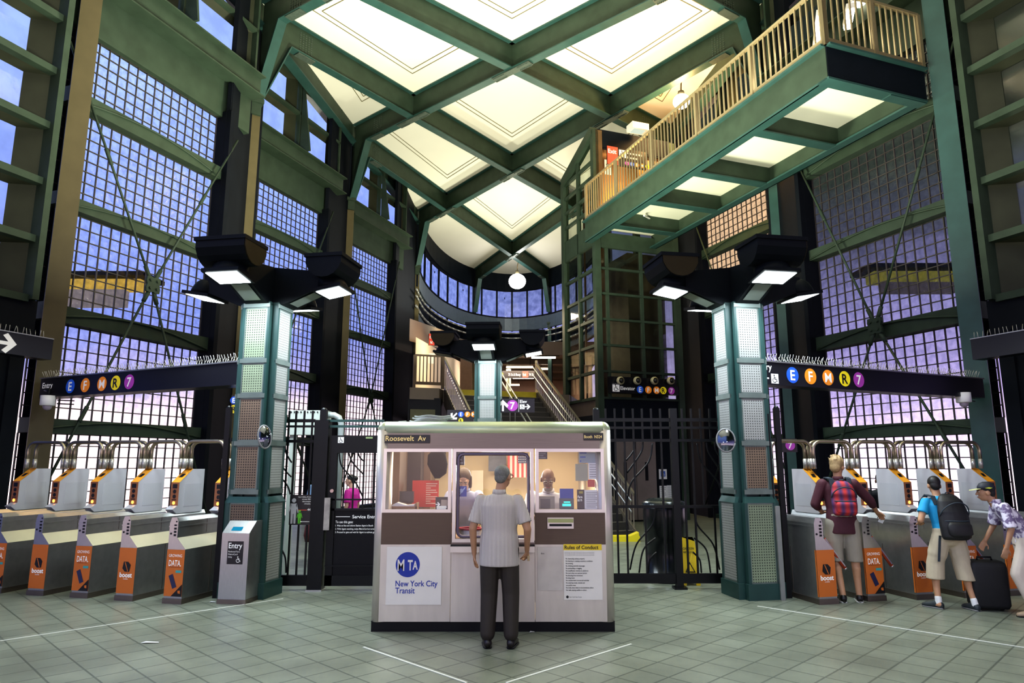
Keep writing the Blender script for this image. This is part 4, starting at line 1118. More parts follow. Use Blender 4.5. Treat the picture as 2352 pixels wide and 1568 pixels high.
for s, nm in ((0.05, 'right'), (-3.05, 'left')):
    a = Sp(s, .1, MZ); b = Sp(s, -LB, 0)
    m = MB(); U = V((0, 0, 1)); m.bar(a + U*1.0, b + U*1.0, .06, .06); m.bar(a + U*.12, b + U*.12, .04, .12)
    for k in range(46):
        p = a + (b-a)*((k+.5)/46); m.bar(p + U*.12, p + U*1.0, .025, .025)
    m.build('stair_railing', SRAIL, t)
    m = MB(); o = -.09 if s > 0 else .09
    m.tube([a + DR*o + U*.85, b + DR*o + U*.85], .025); m.tube([a + DR*o + U*.6, b + DR*o + U*.6], .02); m.build('handrail', STEEL, t)
    m = MB(); m.bar(a - U*.15, b - U*.15, .05, .45); m.build('stringer', mat('stringer_grey', (.14, .12, .10), .45, .2), t)
for s in (-1.42, -1.58):
    a = Sp(s, 0, MZ); b = Sp(s, -LB, 0); m = MB(); m.tube([a + U*.95, b + U*.95], .025)
    for k in range(4):
        p = a + (b-a)*(k/3.2); m.tube([p, p + U*.95], .02)
    m.build('middle_handrail', STEEL, t)
t = thing('landing_railing', 'short brown railing with vertical bars in front of the cream corridor wall', 'railing')
railing(t, (-2.95, 20.45, MZ), (-2.12, 20.75, MZ), 1.0, 8, 2, mat('landing_rail', (.12, .085, .05), .45, .3), lowgap=.15)
t = thing('landing_railing', 'champagne railing with vertical bars between the stair head and the lift tower', 'railing')
railing(t, Sp(0.1, .2, MZ), Sp(1.3, 2.8, MZ), 1.1, 20, 2, lowgap=.1)
m = MB(); m.prism([(-3.1, 20.35, 0), (-2.15, 20.6, 0), (-2.15, 21.2, 0), (-3.1, 21.2, 0)], (0, 0, MZ-.3)); m.quad((-3.02, 20.3, 2.6), (-2.3, 20.5, 2.6), (-2.3, 20.5, 3.3), (-3.02, 20.3, 3.3), 1)
struct('wall_landing', m, [BLACK, mat('landing_panel', (.10, .095, .045), .5, .2)])
# tube lights in the corridor
TUBE = emit_mat('corridor_tube', (1.0, .86, .68), 9)
for i, (xa, ya, xb, yb, Y) in enumerate(((1221, 821, 1276, 818, 44), (1163, 843, 1224, 845, 48), (1242, 847, 1266, 847, 49), (1144, 865, 1167, 867, 54), (1178, 868, 1226, 871, 54), (1171, 884, 1193, 873, 58))):
    a = at_y(xa, ya, Y); b = at_y(xb, yb, Y); b.z = a.z; d = b - a
    t = thing('corridor_light', ['tube light nearest the glazed lift tower in the corridor behind the stair', 'long tube light across the middle of the corridor behind the stair', 'short tube light seen through the landing railing bars', 'short tube light just right of the lamp pillar in the corridor', 'tube light just under the corridor street sign', 'deepest slanted tube light in the corridor'][i], 'light', a, atan2(d.y, d.x), 'corridor tube lights')
    m = MB(); m.box((0, -.06, -.05), (d.length, .06, .05)); m.build('tube', TUBE, t)
    m = MB()
    for q in (.1, .9): m.tube([(d.length*q, 0, .1), (d.length*q, 0, 8.95-a.z)], .02, 6)
    m.build('hanger', DARK, t)
    m = MB(); m.box((0, -.09, .05), (d.length, .09, .12)); m.build('housing', WHITE, t)
def small_sign(name, label, px0, py0, px1, py1, Y, rz, items, mats, bullets=()):
    a = at_y(px0, py1, Y); h = zy(py0, Y) - a.z; w_ = xy(px1, py1, Y) - a.x
    w_ /= max(.3, cos(rz))
    t = thing(name, label, 'sign', a, rz)
    m = MB(); m.box((0, 0, 0), (w_, .08, h)); m.build('board', SIGNB, t)
    m = MB()
    items(m, w_, h)
    if m.f: m.build('lettering', mats, t)
    for ch, fx, fz, fr_ in bullets: bullet(t, ch, w_*fx, h*fz, h*fr_)
    return t
def it1(m, w, h):
    m.text('75 St & Bway', w*.26, h*.3, h*.5, 0, -.006, 'L', .01, .62); m.quad((w*.66, -.005, h*.1), (w*.82, -.005, h*.1), (w*.82, -.005, h*.9), (w*.66, -.005, h*.9), 1)
    m.text('Exit', w*.67, h*.3, h*.5, 0, -.008, 'L', .01, .6); m.text('74 St', w*.84, h*.3, h*.5, 0, -.006, 'L', .01, .62)
small_sign('corridor_sign', 'black corridor street sign with a small red exit panel, behind the stair', 1146, 851, 1228, 868, 47, 0, it1, [LETTER, C_RED], (('R', .06, .5, .3),))
def it2(m, w, h):
    m.text('Main St - Flushing', w*.08, h*.3, h*.5, 0, -.006, 'L', .01, .75); arrow(m, w*.92, h*.5, h*.7, 0, -.006, 0)
small_sign('direction_sign', 'dim brown sign with a right arrow under the corridor ceiling', 1204, 803, 1285, 818, 43.5, 0, it2, [mat('dim_lettering', (.35, .22, .12), .5)])
def it3(m, w, h):
    m.quad((0, -.004, 0), (w*.22, -.004, 0), (w*.22, -.004, h), (0, -.004, h), 1); m.text('Exit', w*.02, h*.6, h*.3, 0, -.008, 'L', .02, .8); arrow(m, w*.1, h*.25, h*.3, radians(225), -.008, 0)
    for k in range(2): m.text('74 St', w*.25, h*(.55-.3*k), h*.24, 0, -.006, 'L', .01, .8)
    for k in range(3): m.text('Roosevelt Av', w*.62, h*(.65-.27*k), h*.2, 0, -.006, 'L', .0, .8)
small_sign('exit_sign', 'slanting black sign with a red exit panel high over the cream corridor wall', 985, 766, 1040, 792, 24.0, radians(25), it3, [LETTER, C_RED], (('E', .47, .7, .13), ('F', .55, .7, .13), ('M', .47, .35, .13), ('R', .55, .35, .13)))
a = at_y(984, 835, 27.0); m = MB(); m.box((0, 0, 0), (.25, .01, .42)); 
tag(m.build('wall_notice', mat('paper_notice', (.55, .58, .62), .6, 0, .1, 20)), 'pale notice pinned on the cream corridor wall', 'notice').location = a
m = MB(); c = at_y(1168, 905, 50); m.lathe([(.17, 0), (.17, 5)], 12); o = tag(m.build('corridor_column', mat('pale_green', (.35, .42, .33), .5)), 'pale green round column standing deep in the corridor', 'column', kind='thing'); o.location = (c.x, c.y, MZ)
# hanging signs on the far lamp pillar
def it4(m, w, h):
    arrow(m, w*.14, h*.5, h*.82, pi/2, -.006, 0); m.quad((w*.565, -.004, h*.04), (w*.572, -.004, h*.04), (w*.572, -.004, h*.96), (w*.565, -.004, h*.96), 0)
    m.text('Elev', w*.6, h*.68, h*.32, 0, -.006, 'L', .015); wheelchair(m, w*.6, h*.24, h*.34, -.006, 0, 1); arrow(m, w*.81, h*.41, h*.4, 0, -.006, 0)
small_sign('platform_sign', 'dark sign with an up arrow and a purple seven bullet beside the far pillar', 1143, 915, 1228, 947, 14.9, 0, it4, [LETTER, SIGNB], (('7', .40, .5, .4),))
def it5(m, w, h):
    arrow(m, w*.2, h*.45, h*.75, radians(225), -.006, 0)
small_sign('platform_sign', 'dark sign with a slanted arrow and round route bullets left of the far pillar', 1027, 941, 1102, 968, 14.9, 0, it5, [LETTER], (('E', .42, .62, .24), ('F', .62, .62, .24), ('M', .81, .62, .24), ('R', .42, .1, .2)))
# sign peeking out beside the near pillar
small_sign('route_sign', 'small dark sign with blue and yellow bullets beside the pillar over the entry reader', 529, 907, 560, 950, 10.6, 0, lambda m, w, h: None, [LETTER], (('E', .2, .72, .2), ('F', .9, .72, .2), ('R', .25, .25, .22)))
small_sign('route_sign', 'dark sign with a purple seven bullet behind the fence by the bright pillar', 1790, 1007, 1832, 1038, 14.0, 0, lambda m, w, h: None, [LETTER], (('7', .62, .5, .36),))

a = at_y(2333, 1012, 14.5)
o = thing('departure_board', 'dark board with white and red digits outside the doorway at the picture edge', 'board', a)
m = MB(); m.box((0, 0, 0), (1.2, .06, .42)); m.build('board', SIGNB, o)
m = MB(); m.box((.9, .06, -a.z), (1.0, .14, .42)); m.build('pole', DARK, o)
m = MB(); m.text('032', .03, .25, .15, 0, -.005, 'L', .01); m.text('076', .03, .05, .15, 1, -.005, 'L', .01); m.build('digits', [mat('digit_white', (.5, .5, .6), .5, emit=(.6, .6, .8), es=.3), mat('digit_red', (.6, .05, .08), .5, emit=(1, .1, .1), es=.5)], o)
# ------------------------------------------------------------------ ticket booth
BX, BY = -.20, 7.55
STEELL = mat('booth_steel', (.60, .55, .50), .36, .55, .16, 3, stretch=(3, 3, .6))
STEELB = mat('booth_brown_steel', (.115, .082, .062), .40, .5, .12, 4, stretch=(1, 1, 30))
FASC = mat('booth_fascia', (.20, .17, .15), .33, .75, .18, 3, stretch=(1, 1, 40))
TRIM = mat('booth_trim', (.62, .58, .54), .3, .8, .08, 6)
BGLASS = glass_mat('booth_glass', (.93, .93, .95), .05)
GASK = mat('window_gasket', (.16, .13, .18), .4, .2)
INT = mat('booth_cream', (.80, .66, .44), .6, 0, .06, 2)
t = thing('ticket_booth', 'stainless steel ticket booth with three lit windows in the middle of the hall', 'booth', (BX, BY, 0))
m = MB(); m.box((-1.28, .03, 0), (1.28, 2.25, .105)); m.build('plinth', BLACK, t)
for sx in (-1, 1):
    for yy in (.09, 2.16): m = MB(); m.tube([(sx*1.2, yy, .1), (sx*1.2, yy, 2.1)], .09, 20); m.build('corner_post', STEELL, t)
ROOFM = mat('booth_roof_edge', (.50, .56, .36), .36, .45, .1, 6)
m = MB()
for a, b in (((-1.2, .09), (1.2, .09)), ((-1.2, 2.16), (1.2, 2.16)), ((-1.2, .09), (-1.2, 2.16)), ((1.2, .09), (1.2, 2.16))): m.tube([(a[0], a[1], 2.105), (b[0], b[1], 2.105)], .09, 20)
for sx in (-1, 1):
    for yy in (.09, 2.16): m.ell((sx*1.2, yy, 2.105), (.09, .09, .09))
m.box((-1.2, .09, 2.14), (1.2, 2.16, 2.19)); m.build('roof', ROOFM, t)
m = MB(); m.box((-1.2, .01, 1.895), (1.2, .05, 2.08)); m.build('fascia', FASC, t)
wins = [(-1.197, -.456, 1.216), (-.442, .436, .908), (.455, 1.20, 1.216)]
ZT = 1.895
for x0, x1, z0 in wins:
    f = .035; m = MB()
    m.box((x0, -.015, z0), (x0+f, .06, ZT)); m.box((x1-f, -.015, z0), (x1, .06, ZT)); m.box((x0+f, -.015, z0), (x1-f, .06, z0+f)); m.box((x0+f, -.015, ZT-f), (x1-f, .06, ZT))
    fr = m.build('window_frame', TRIM, t)
    g = MB(); g.quad((x0+f, .03, z0+f), (x1-f, .03, z0+f), (x1-f, .03, ZT-f), (x0+f, .03, ZT-f)); g.build('glass', BGLASS, fr)
    if z0 < 1:
        a0, a1, b0, b1 = x0+f+.022, x1-f-.022, z0+f+.022, ZT-f-.022; r = .06
        pts = []
        for cx, cz, st in ((a1-r, b1-r, 0), (a0+r, b1-r, pi/2), (a0+r, b0+r, pi), (a1-r, b0+r, 3*pi/2)):
            for k in range(5): q = st + pi/2*k/4; pts.append((cx + r*cos(q), .01, cz + r*sin(q)))
        pts.append(pts[0]); g = MB(); g.tube(pts, .018, 6); g.build('gasket', GASK, fr)
for x0, x1 in ((-1.2, -.449), (.445, 1.2)):
    m = MB(); m.box((x0, .0, .885), (x1, .04, 1.216)); m.build('upper_panel', STEELB, t)
for x0, x1 in ((-1.2, -.452), (-.448, .442), (.446, 1.2)):
    m = MB(); m.box((x0, -.004 if x0 == -.448 else 0, .105), (x1, .04, .885)); m.build('lower_panel', STEELL, t)
m = MB(); m.box((-.448, .0, .885), (.442, .04, .908)); m.build('sill_strip', FASC, t)
m = MB(); m.box((-.45, -.09, .815), (.44, .02, .875)); m.box((-.45, -.09, .875), (.44, .02, .885), 1); m.build('ledge', [TRIM, BLACK], t)
m = MB()
for sx in (-1, 1): m.box((sx*1.27 - .02, .09, .1), (sx*1.27 + .02, 2.16, 2.1))
m.box((-1.2, 2.2, .1), (1.2, 2.24, 2.1)); m.build('side_panel', STEELL, t)
m = MB(); m.quad((-1.2, 2.12, .1), (1.2, 2.12, .1), (1.2, 2.12, 2.1), (-1.2, 2.12, 2.1)); m.quad((-1.22, .1, .1), (-1.22, 2.1, .1), (-1.22, 2.1, 2.1), (-1.22, .1, 2.1)); m.quad((1.22, .1, .1), (1.22, 2.1, .1), (1.22, 2.1, 2.1), (1.22, .1, 2.1)); m.quad((-1.2, .1, 2.08), (1.2, .1, 2.08), (1.2, 2.1, 2.08), (-1.2, 2.1, 2.08)); m.box((-1.2, .06, .11), (1.2, 2.1, .12)); m.build('lining', INT, t)
m = MB(); m.box((-1.2, .07, 1.16), (-.46, .5, 1.19)); m.box((.46, .07, 1.16), (1.2, .42, 1.19)); m.box((-.46, .07, .80), (.46, .42, .83)); m.build('counter', mat('booth_counter', (.05, .04, .035), .4), t)
m = MB(); m.box((-1.19, 1.2, 1.0), (-.95, 2.05, 2.05)); m.box((-.98, 1.5, .3), (-.86, 2.05, 2.0), 1); m.box((-1.2, .6, 1.2), (-1.12, 1.2, 2.05), 1); m.build('locker', [mat('locker_dark', (.06, .05, .05), .4, .4), mat('locker_brown', (.20, .14, .10), .4, .4)], t)
# pay slot
m = MB(); fx = .72; m.box((fx-.14, -.015, 1.05), (fx+.14, .01, 1.165), 0); m.box((fx-.13, -.035, 1.055), (fx+.13, -.01, 1.07), 0); m.quad((fx-.12, -.017, 1.075), (fx+.12, -.017, 1.075), (fx+.12, -.017, 1.10), (fx-.12, -.017, 1.10), 2); m.box((fx-.135, -.04, 1.115), (fx+.135, -.01, 1.155), 1)
m.build('pay_slot', [TRIM, mat('slot_lid', (.30, .34, .16), .3, .6), INK], t)
area('booth_lamp', (BX, BY + .8, 2.04), 2.0, 30, (1, .86, .64), sy=.9)
area('booth_window_lamp', (BX + .05, BY + 1.75, 1.75), .5, 14, (.85, .95, 1.0), (radians(80), 0, pi))
# name plates
def plate(name, label, x0, z0, x1, z1, y, fn, mats, cat='sign', mt=SIGNB):
    o = thing(name, label, cat, (BX + x0, BY + y, z0)); w, h = x1-x0, z1-z0
    m = MB(); m.box((0, -.006, 0), (w, 0, h)); m.build('board', mt, o)
    m = MB(); fn(m, w, h)
    if m.f: m.build('lettering', mats, o)
    return o
GOLD = mat('gold_lettering', (.80, .62, .25), .4, 0, .05, emit=(.9, .7, .3), es=.2)
plate('name_plate', 'black plate with gold station name on the booth fascia', -1.195, 1.955, -.70, 2.045, -.002, lambda m, w, h: m.text('Roosevelt  Av', .012, h*.28, .078, 0, -.009, 'L', .012, 1.0), [GOLD])
plate('booth_number_plate', 'small black plate with the gold booth number on the fascia', .985, 1.985, 1.2, 2.065, -.002, lambda m, w, h: m.text('Booth  N324', .005, h*.3, .046, 0, -.009, 'L', .01, .8), [GOLD])
MTAB = mat('logo_blue', (.010, .035, .33), .4, 0, .03)
def mta(m, w, h):
    cx, cz, r = .225, .405, .128
    m.disc((cx, -.008, cz), r, 0, 36)
    m.text('M', cx-.108, cz-.062, .165, 1, -.010, 'L', .012, .66); m.text('T', cx+.0, cz-.055, .145, 1, -.010, 'L', .03, .58); m.text('A', cx+.052, cz-.048, .120, 1, -.010, 'L', .03, .6)
    m.text('New York City', .10, .185, .083, 0, -.008, 'L', .012, .86); m.text('Transit', .10, .115, .083, 0, -.008, 'L', .012, .86)
PAPERW = mat('poster_white', (.74, .71, .67), .55, 0, .05, 6)
plate('transit_poster', 'white poster with a round blue logo on the lower front of the booth', -1.13, .276, -.545, .865, -.004, mta, [MTAB, PAPERW], 'poster', PAPERW)
RULES = ['No destroying subway property', 'No littering or creating unsanitary conditions', 'No smoking', 'No drinking alcoholic beverages', 'No panhandling or begging', 'No amplification devices on platforms', 'No more than one seat per person', 'No blocking free movement', 'No lying down', 'No unauthorized commercial activities', 'No entering tracks, tunnels and', 'non-public areas', 'No bulky items likely to inconvenience others', 'No radio playing audible to others']
def rules(m, w, h):
    m.quad((0, -.007, h-.062), (w, -.007, h-.062), (w, -.007, h), (0, -.007, h), 1)
    m.text('Rules of Conduct', .012, h-.05, .052, 0, -.009, 'L', .02, .98)
    for k in range(3): m.text('For the safety and comfort of all customers these acts are not permitted', .015, h-.088-.014*k, .0115, 2, -.008, 'L', 0, .92)
    for k, s in enumerate(RULES): m.text(s, .022, h-.155-.0245*k, .0195, 0, -.008, 'L', .015, .80)
    m.disc((.035, -.008, .03), .014, 0, 14); m.text('New York City Transit', .055, .024, .014, 0, -.008)
plate('rules_poster', 'white rules poster with a yellow heading on the lower right of the booth', .748, .325, 1.155, .89, -.004, rules, [INK, mat('poster_yellow', (.78, .58, .03), .5), mat('grey_ink', (.25, .25, .26), .5)], 'poster', PAPERW)
plate('blank_panel', 'worn blank steel notice panel left of the rules poster', .47, .42, .735, .862, -.003, lambda m, w, h: m.text('Box', .04, h-.075, .022, 0, -.008), [INK], 'panel', mat('worn_steel', (.52, .49, .46), .4, .4, .2, 6))
# things inside and on the panes, placed at their own depth behind the glass
def item(name, label, cat, px0, py0, px1, py1, Y, mt, fn=None, mats=None, d=.01, group=None):
    a = at_y(px0, py1, Y); b = at_y(px1, py0, Y)
    o = thing(name, label, cat, a, 0, group); w, h = b.x-a.x, b.z-a.z
    m = MB(); m.box((0, 0, 0), (w, d, h)); m.build('sheet' if d < .02 else 'case', mt, o)
    if fn:
        m = MB(); fn(m, w, h); m.build('printing', mats, o)
    return o
YG = BY + .045
def lines(n, mi=0, x0=.1, x1=.9, z0=.12, z1=.86):
    def f(m, w, h):
        for k in range(n):
            z = h*(z1 - (z1-z0)*k/max(1, n-1)); e = x1 - (.25 if k % 3 == 2 else .05*(k % 2))
            m.quad((w*x0, -.002, z), (w*e, -.002, z), (w*e, -.002, z + h*.35/n), (w*x0, -.002, z + h*.35/n), mi)
    return f
GREYT = mat('grey_text', (.35, .36, .38), .6)
PAPER = mat('paper_white', (.72, .72, .74), .6, 0, .05, 10)
item('window_notice', 'black notice in the top corner of the middle booth window', 'notice', 1048, 1037, 1067, 1068, YG, SIGNB, lines(4), [GREYT])
def ear(m, w, h):
    m.disc((w*.42, -.002, h*.55), w*.22, 0, 12); m.poly([(w*.1, -.003, h*.1), (w*.2, -.003, h*.05), (w*.9, -.003, h*.85), (w*.8, -.003, h*.92)], 0)
item('window_sticker', 'blue sticker on the middle booth window', 'sticker', 1050, 1116, 1072, 1140, YG, mat('sticker_blue', (.015, .05, .38), .5), ear, [mat('pale_blue', (.35, .45, .75), .5)])
item('window_notice', 'small black notice in the top corner of the booth window with the bald agent', 'notice', 1232, 1035, 1257, 1054, YG, SIGNB, lines(4), [GREYT])
def fare(m, w, h):
    m.text('Fare', w*.1, h*.58, h*.17, 0, -.002, 'L', .02, .8); m.text('$2.75', w*.06, h*.42, h*.15, 0, -.002, 'L', .02, .7); m.quad((w*.25, -.002, h*.8), (w*.8, -.002, h*.8), (w*.8, -.002, h*.92), (w*.25, -.002, h*.92), 1)
item('fare_card', 'narrow black fare card on the glass next to the white schedule', 'card', 1326, 1124, 1342, 1170, YG, SIGNB, fare, [LETTER, mat('card_gold', (.35, .30, .05), .5)])
item('schedule_sheet', 'white schedule sheet low in the corner of the booth window', 'notice', 1343, 1125, 1381, 1170, YG, PAPER, lines(9), [GREYT])
item('schedule_sheet', 'white sheet with small panels high in the corner of the booth window', 'notice', 1352, 1063, 1378, 1100, YG + .01, PAPER, lines(6), [GREYT])
item('taped_note', 'grey-green taped note left of the white panel sheet', 'note', 1322, 1065, 1350, 1104, YG + .02, mat('note_green', (.36, .36, .27), .6))
item('taped_note', 'bluish note at the top of the booth window corner', 'note', 1330, 1038, 1380, 1063, YG + .02, mat('note_blue', (.30, .36, .40), .6), lines(3, 0, .05, .35), [mat('blue_ink', (.04, .1, .4), .5)])
item('red_card', 'small red card hanging behind the booth glass', 'card', 1350, 1101, 1366, 1118, YG + .05, mat('card_red', (.55, .08, .06), .5))
def arrow_notice(m, w, h):
    arrow(m, w*.2, h*.42, w*.38, 0, -.002, 0); m.quad((w*.45, -.002, h*.3), (w*.95, -.002, h*.3), (w*.95, -.002, h*.78), (w*.45, -.002, h*.78), 1); lines(2, 0, .1, .9, .05, .12)(m, w, h)
item('arrow_sticker', 'black sticker with a white arrow low on the booth window with the red poster', 'sticker', 1000, 1141, 1029, 1170, YG, SIGNB, arrow_notice, [LETTER, mat('beige_card', (.45, .36, .28), .5)])
item('red_poster', 'red safety poster with white lettering inside the booth', 'poster', 946, 1103, 1008, 1164, BY + 1.0, mat('poster_red', (.62, .05, .035), .5, 0, .2, 3), lines(10, 0, .52, .95), [mat('pink_text', (.85, .55, .5), .5)])
item('dark_pane', 'dark framed pane on the back wall of the booth behind the hanging bag', 'window', 948, 1036, 1024, 1083, BY + 1.9, mat('dark_pane', (.035, .03, .028), .3), lambda m, w, h: m.quad((w*.25, -.002, h*.05), (w*.75, -.002, h*.05), (w*.8, -.002, h*.98), (w*.25, -.002, h*.98), 0), [mat('pane_paper', (.75, .65, .5), .6)])
a = at_y(1005, 1060, BY + .9)
m = MB(); m.loft([((0, 0, -.2), (.03, 0, 0), (0, .03, 0)), ((.02, 0, -.14), (.09, 0, 0), (0, .05, 0)), ((0, 0, -.03), (.125, 0, 0), (0, .07, 0)), ((-.01, 0, .08), (.11, 0, 0), (0, .06, 0)), ((0, 0, .15), (.05, 0, 0), (0, .03, 0))], 0, 16)
o = tag(m.build('hanging_bag', mat('bag_black', (.004, .003, .003), .8, spec=.1)), 'black cloth bag hanging inside the booth above the red poster', 'bag'); o.location = a
a = at_y(890, 1172, BY + .12); b = at_y(958, 1150, BY + .12)
o = thing('paper_tray', 'brown cardboard tray of white papers on the booth counter', 'tray', (a.x, BY + .1, 1.19)); w_ = b.x - a.x
m = MB(); m.box((0, 0, 0), (w_, .02, .085)); m.box((0, .18, 0), (w_, .2, .1)); m.box((0, 0, 0), (.015, .2, .09)); m.box((w_-.015, 0, 0), (w_, .2, .12)); m.box((0, 0, 0), (w_, .2, .01)); m.build('tray', mat('cardboard', (.28, .15, .07), .7), o)
m = MB(); m.prism([(.01, .02, .08), (.1, .02, .125), (.2, .02, .095), (w_-.03, .02, .105), (w_-.03, .02, .06), (.01, .02, .05)], (0, .14, 0)); m.build('papers', PAPER, o)
item('counter_monitor', 'dark monitor standing behind the cardboard tray in the booth', 'monitor', 917, 1128, 950, 1154, BY + .45, mat('screen_dark', (.02, .025, .025), .2), d=.06)
item('counter_monitor', 'beige computer monitor seen from behind in front of the bald agent', 'monitor', 1233, 1139, 1274, 1171, BY + .22, mat('monitor_beige', (.38, .34, .28), .5), lambda m, w, h: m.quad((w*.2, -.002, h*.1), (w*.75, -.002, h*.1), (w*.75, -.002, h*.8), (w*.2, -.002, h*.8)), [mat('monitor_vent', (.16, .15, .14), .5)], d=.05)
item('fare_display', 'blue topped card display with a green screen in the booth window', 'display', 1286, 1122, 1317, 1144, BY + .1, mat('display_blue', (.02, .06, .36), .4), d=.03)
def lcd(m, w, h): m.quad((w*.2, -.002, h*.3), (w*.8, -.002, h*.3), (w*.8, -.002, h*.52), (w*.2, -.002, h*.52)); m.quad((w*.3, -.002, h*.6), (w*.75, -.002, h*.6), (w*.75, -.002, h*.72), (w*.3, -.002, h*.72))
item('fare_screen', 'grey screen box with glowing green text under the blue display', 'display', 1285, 1144, 1318, 1170, BY + .1, mat('screen_grey', (.10, .12, .13), .4), lcd, [emit_mat('lcd_green', (.05, .8, .65), 1.4)], d=.04)
# flag on the back wall
a = at_y(1166, 1096, BY + 1.8); b = at_y(1213, 1040, BY + 1.8); w_, h_ = b.x-a.x, b.z-a.z
o = thing('wall_flag', 'striped flag hung upright on the back wall of the booth', 'flag', a)
m = MB()
for k in range(9): m.quad((w_*k/9, 0, 0), (w_*(k+1)/9, 0, 0), (w_*(k+1)/9, 0, h_), (w_*k/9, 0, h_), k % 2)
m.build('cloth', [mat('flag_red', (.62, .10, .09), .7), mat('flag_white', (.80, .72, .66), .7)], o)
m = MB(); m.quad((w_*.5, -.004, h_*.58), (w_, -.004, h_*.58), (w_, -.004, h_), (w_*.5, -.004, h_), 0)
for i in range(5):
    for j in range(4): m.disc((w_*(.55+.1*i), -.006, h_*(.64+.1*j)), w_*.025, 1, 6)
m.build('canton', [mat('flag_blue', (.06, .07, .16), .7), WHITE], o)
item('wall_picture', 'dim framed picture on the back wall between the agent and the flag', 'picture', 1122, 1046, 1163, 1082, BY + 1.95, mat('picture_blue', (.16, .18, .22), .4, 0, .5, 9))
item('pinned_paper', 'creased cream paper pinned to the booth back wall beside the woman', 'paper', 1082, 1080, 1110, 1150, BY + 1.95, mat('paper_cream', (.85, .74, .58), .6))
a = at_y(1080, 1224, BY + .25)
o = thing('waste_bin', 'white plastic bin with a red rim on the low counter by the woman', 'bin', (a.x, BY + .24, .83))
m = MB(); m.lathe([(.0, 0), (.10, 0), (.125, .2), (.12, .2), (.10, .02)], 18); m.build('bucket', mat('bin_white', (.62, .58, .62), .4), o); m = MB(); m.tube([(.125*cos(2*pi*k/20), .125*sin(2*pi*k/20), .2) for k in range(21)], .012, 6); m.build('rim', mat('bin_red', (.45, .03, .06), .4), o)
# coil of cable on the roof
m = MB(); rnd = random.Random(3)
for k in range(7):
    rx, ry, ox = .20 + rnd.uniform(-.03, .04), .15 + rnd.uniform(-.03, .03), rnd.uniform(-.04, .04)
    m.tube([(ox + rx*cos(2*pi*i/28), ry*sin(2*pi*i/28), .012 + k*.011 + .006*sin(i)) for i in range(29)], .009, 6)
m.tube([(-.2, 0, .012), (-.32, -.05, .01), (-.38, .02, .02), (-.3, .06, .03)], .008, 6)
o = tag(m.build('cable_coil', mat('cable_grey', (.42, .47, .45), .5)), 'loose coil of grey cable lying on the booth roof', 'cable'); c = at_y(990, 962, 7.9); o.location = (c.x, 7.95, 2.19)

# ------------------------------------------------------------------ black steel fences
FB = mat('fence_black', (.004, .005, .006), .38, 0, .3, 6, spec=.3)
def fence_bars(parent, Y, pts_list, r=.012, name='curved_bar'):
    for pts in pts_list:
        P_ = [at_y(x, y, Y) for x, y in pts]
        out = []
        n = len(P_)
        for i in range(n-1):
            p0, p1, p2, p3 = P_[max(0, i-1)], P_[i], P_[i+1], P_[min(n-1, i+2)]
            for k in range(6):
                f = k/6; out.append(.5*((2*p1) + (p2-p0)*f + (2*p0-5*p1+4*p2-p3)*f*f + (3*p1-p0-3*p2+p3)*f**3))
        out.append(P_[-1])
        m = MB(); m.tube(out, r, 7); m.build(name, FB, parent)
YF = 10.05
t = thing('fence', 'black steel fence with upright pickets and curved bars between the booth and the bright pillar', 'fence', group='black steel fences')
xa, xb = xy(1372, 1000, YF), xy(1664, 1000, YF)
for z, h, nm in ((zy(964, YF), .05, 'top_rail'), (zy(982, YF), .035, 'top_rail'), (zy(1011, YF), .04, 'upper_rail'), (zy(1163, YF), .04, 'middle_rail'), (.14, .13, 'bottom_rail')):
    m = MB(); m.bar((xa, YF, z), (xb, YF, z), .05, h); m.build(nm, FB, t)
zt_, z1_, zb_ = zy(938, YF), zy(1011, YF), .14
xs = [1392, 1413, 1434, 1455, 1476, 1497, 1518, 1568, 1589, 1610, 1632, 1652]
full = {1413, 1434, 1518, 1568, 1589}
for x in xs:
    X = xy(x, 1000, YF); m = MB(); m.box((X-.013, YF-.013, zb_ if (x in full or x in (1392,)) else z1_), (X+.013, YF+.013, zt_)); m.build('picket', FB, t)
for x in (1455, 1476, 1610, 1632): 
    X = xy(x, 1000, YF); m = MB(); m.box((X-.012, YF-.012, zb_ if x in (1476, 1632) else zy(1163, YF)), (X+.012, YF+.012, zy(1163, YF) if x in (1476, 1632) else z1_)); m.build('picket', FB, t)
X = xy(1547, 1000, YF); m = MB(); m.box((X-.05, YF-.05, 0), (X+.05, YF+.05, zt_)); m.box((X-.09, YF-.09, 0), (X+.09, YF+.09, .03)); m.build('post', FB, t)
X = xy(1370, 1000, YF); m = MB(); m.box((X-.045, YF-.045, 0), (X+.045, YF+.045, zy(942, YF))); m.ell((X, YF, zy(942, YF)), (.045, .045, .045)); m.build('post', FB, t)
cr = [[(1458, 1015), (1456, 1034), (1438, 1058)], [(1477, 1015), (1472, 1040), (1440, 1086)], [(1499, 1018), (1490, 1060), (1452, 1105), (1442, 1140), (1440, 1163)],
      [(1506, 1163), (1498, 1205), (1462, 1250), (1447, 1308)], [(1506, 1235), (1478, 1262), (1468, 1315)], [(1508, 1268), (1493, 1285), (1489, 1315)]]
fence_bars(t, YF, cr)
fence_bars(t, YF, [[(2*1550-x, y) for x, y in c] for c in cr])
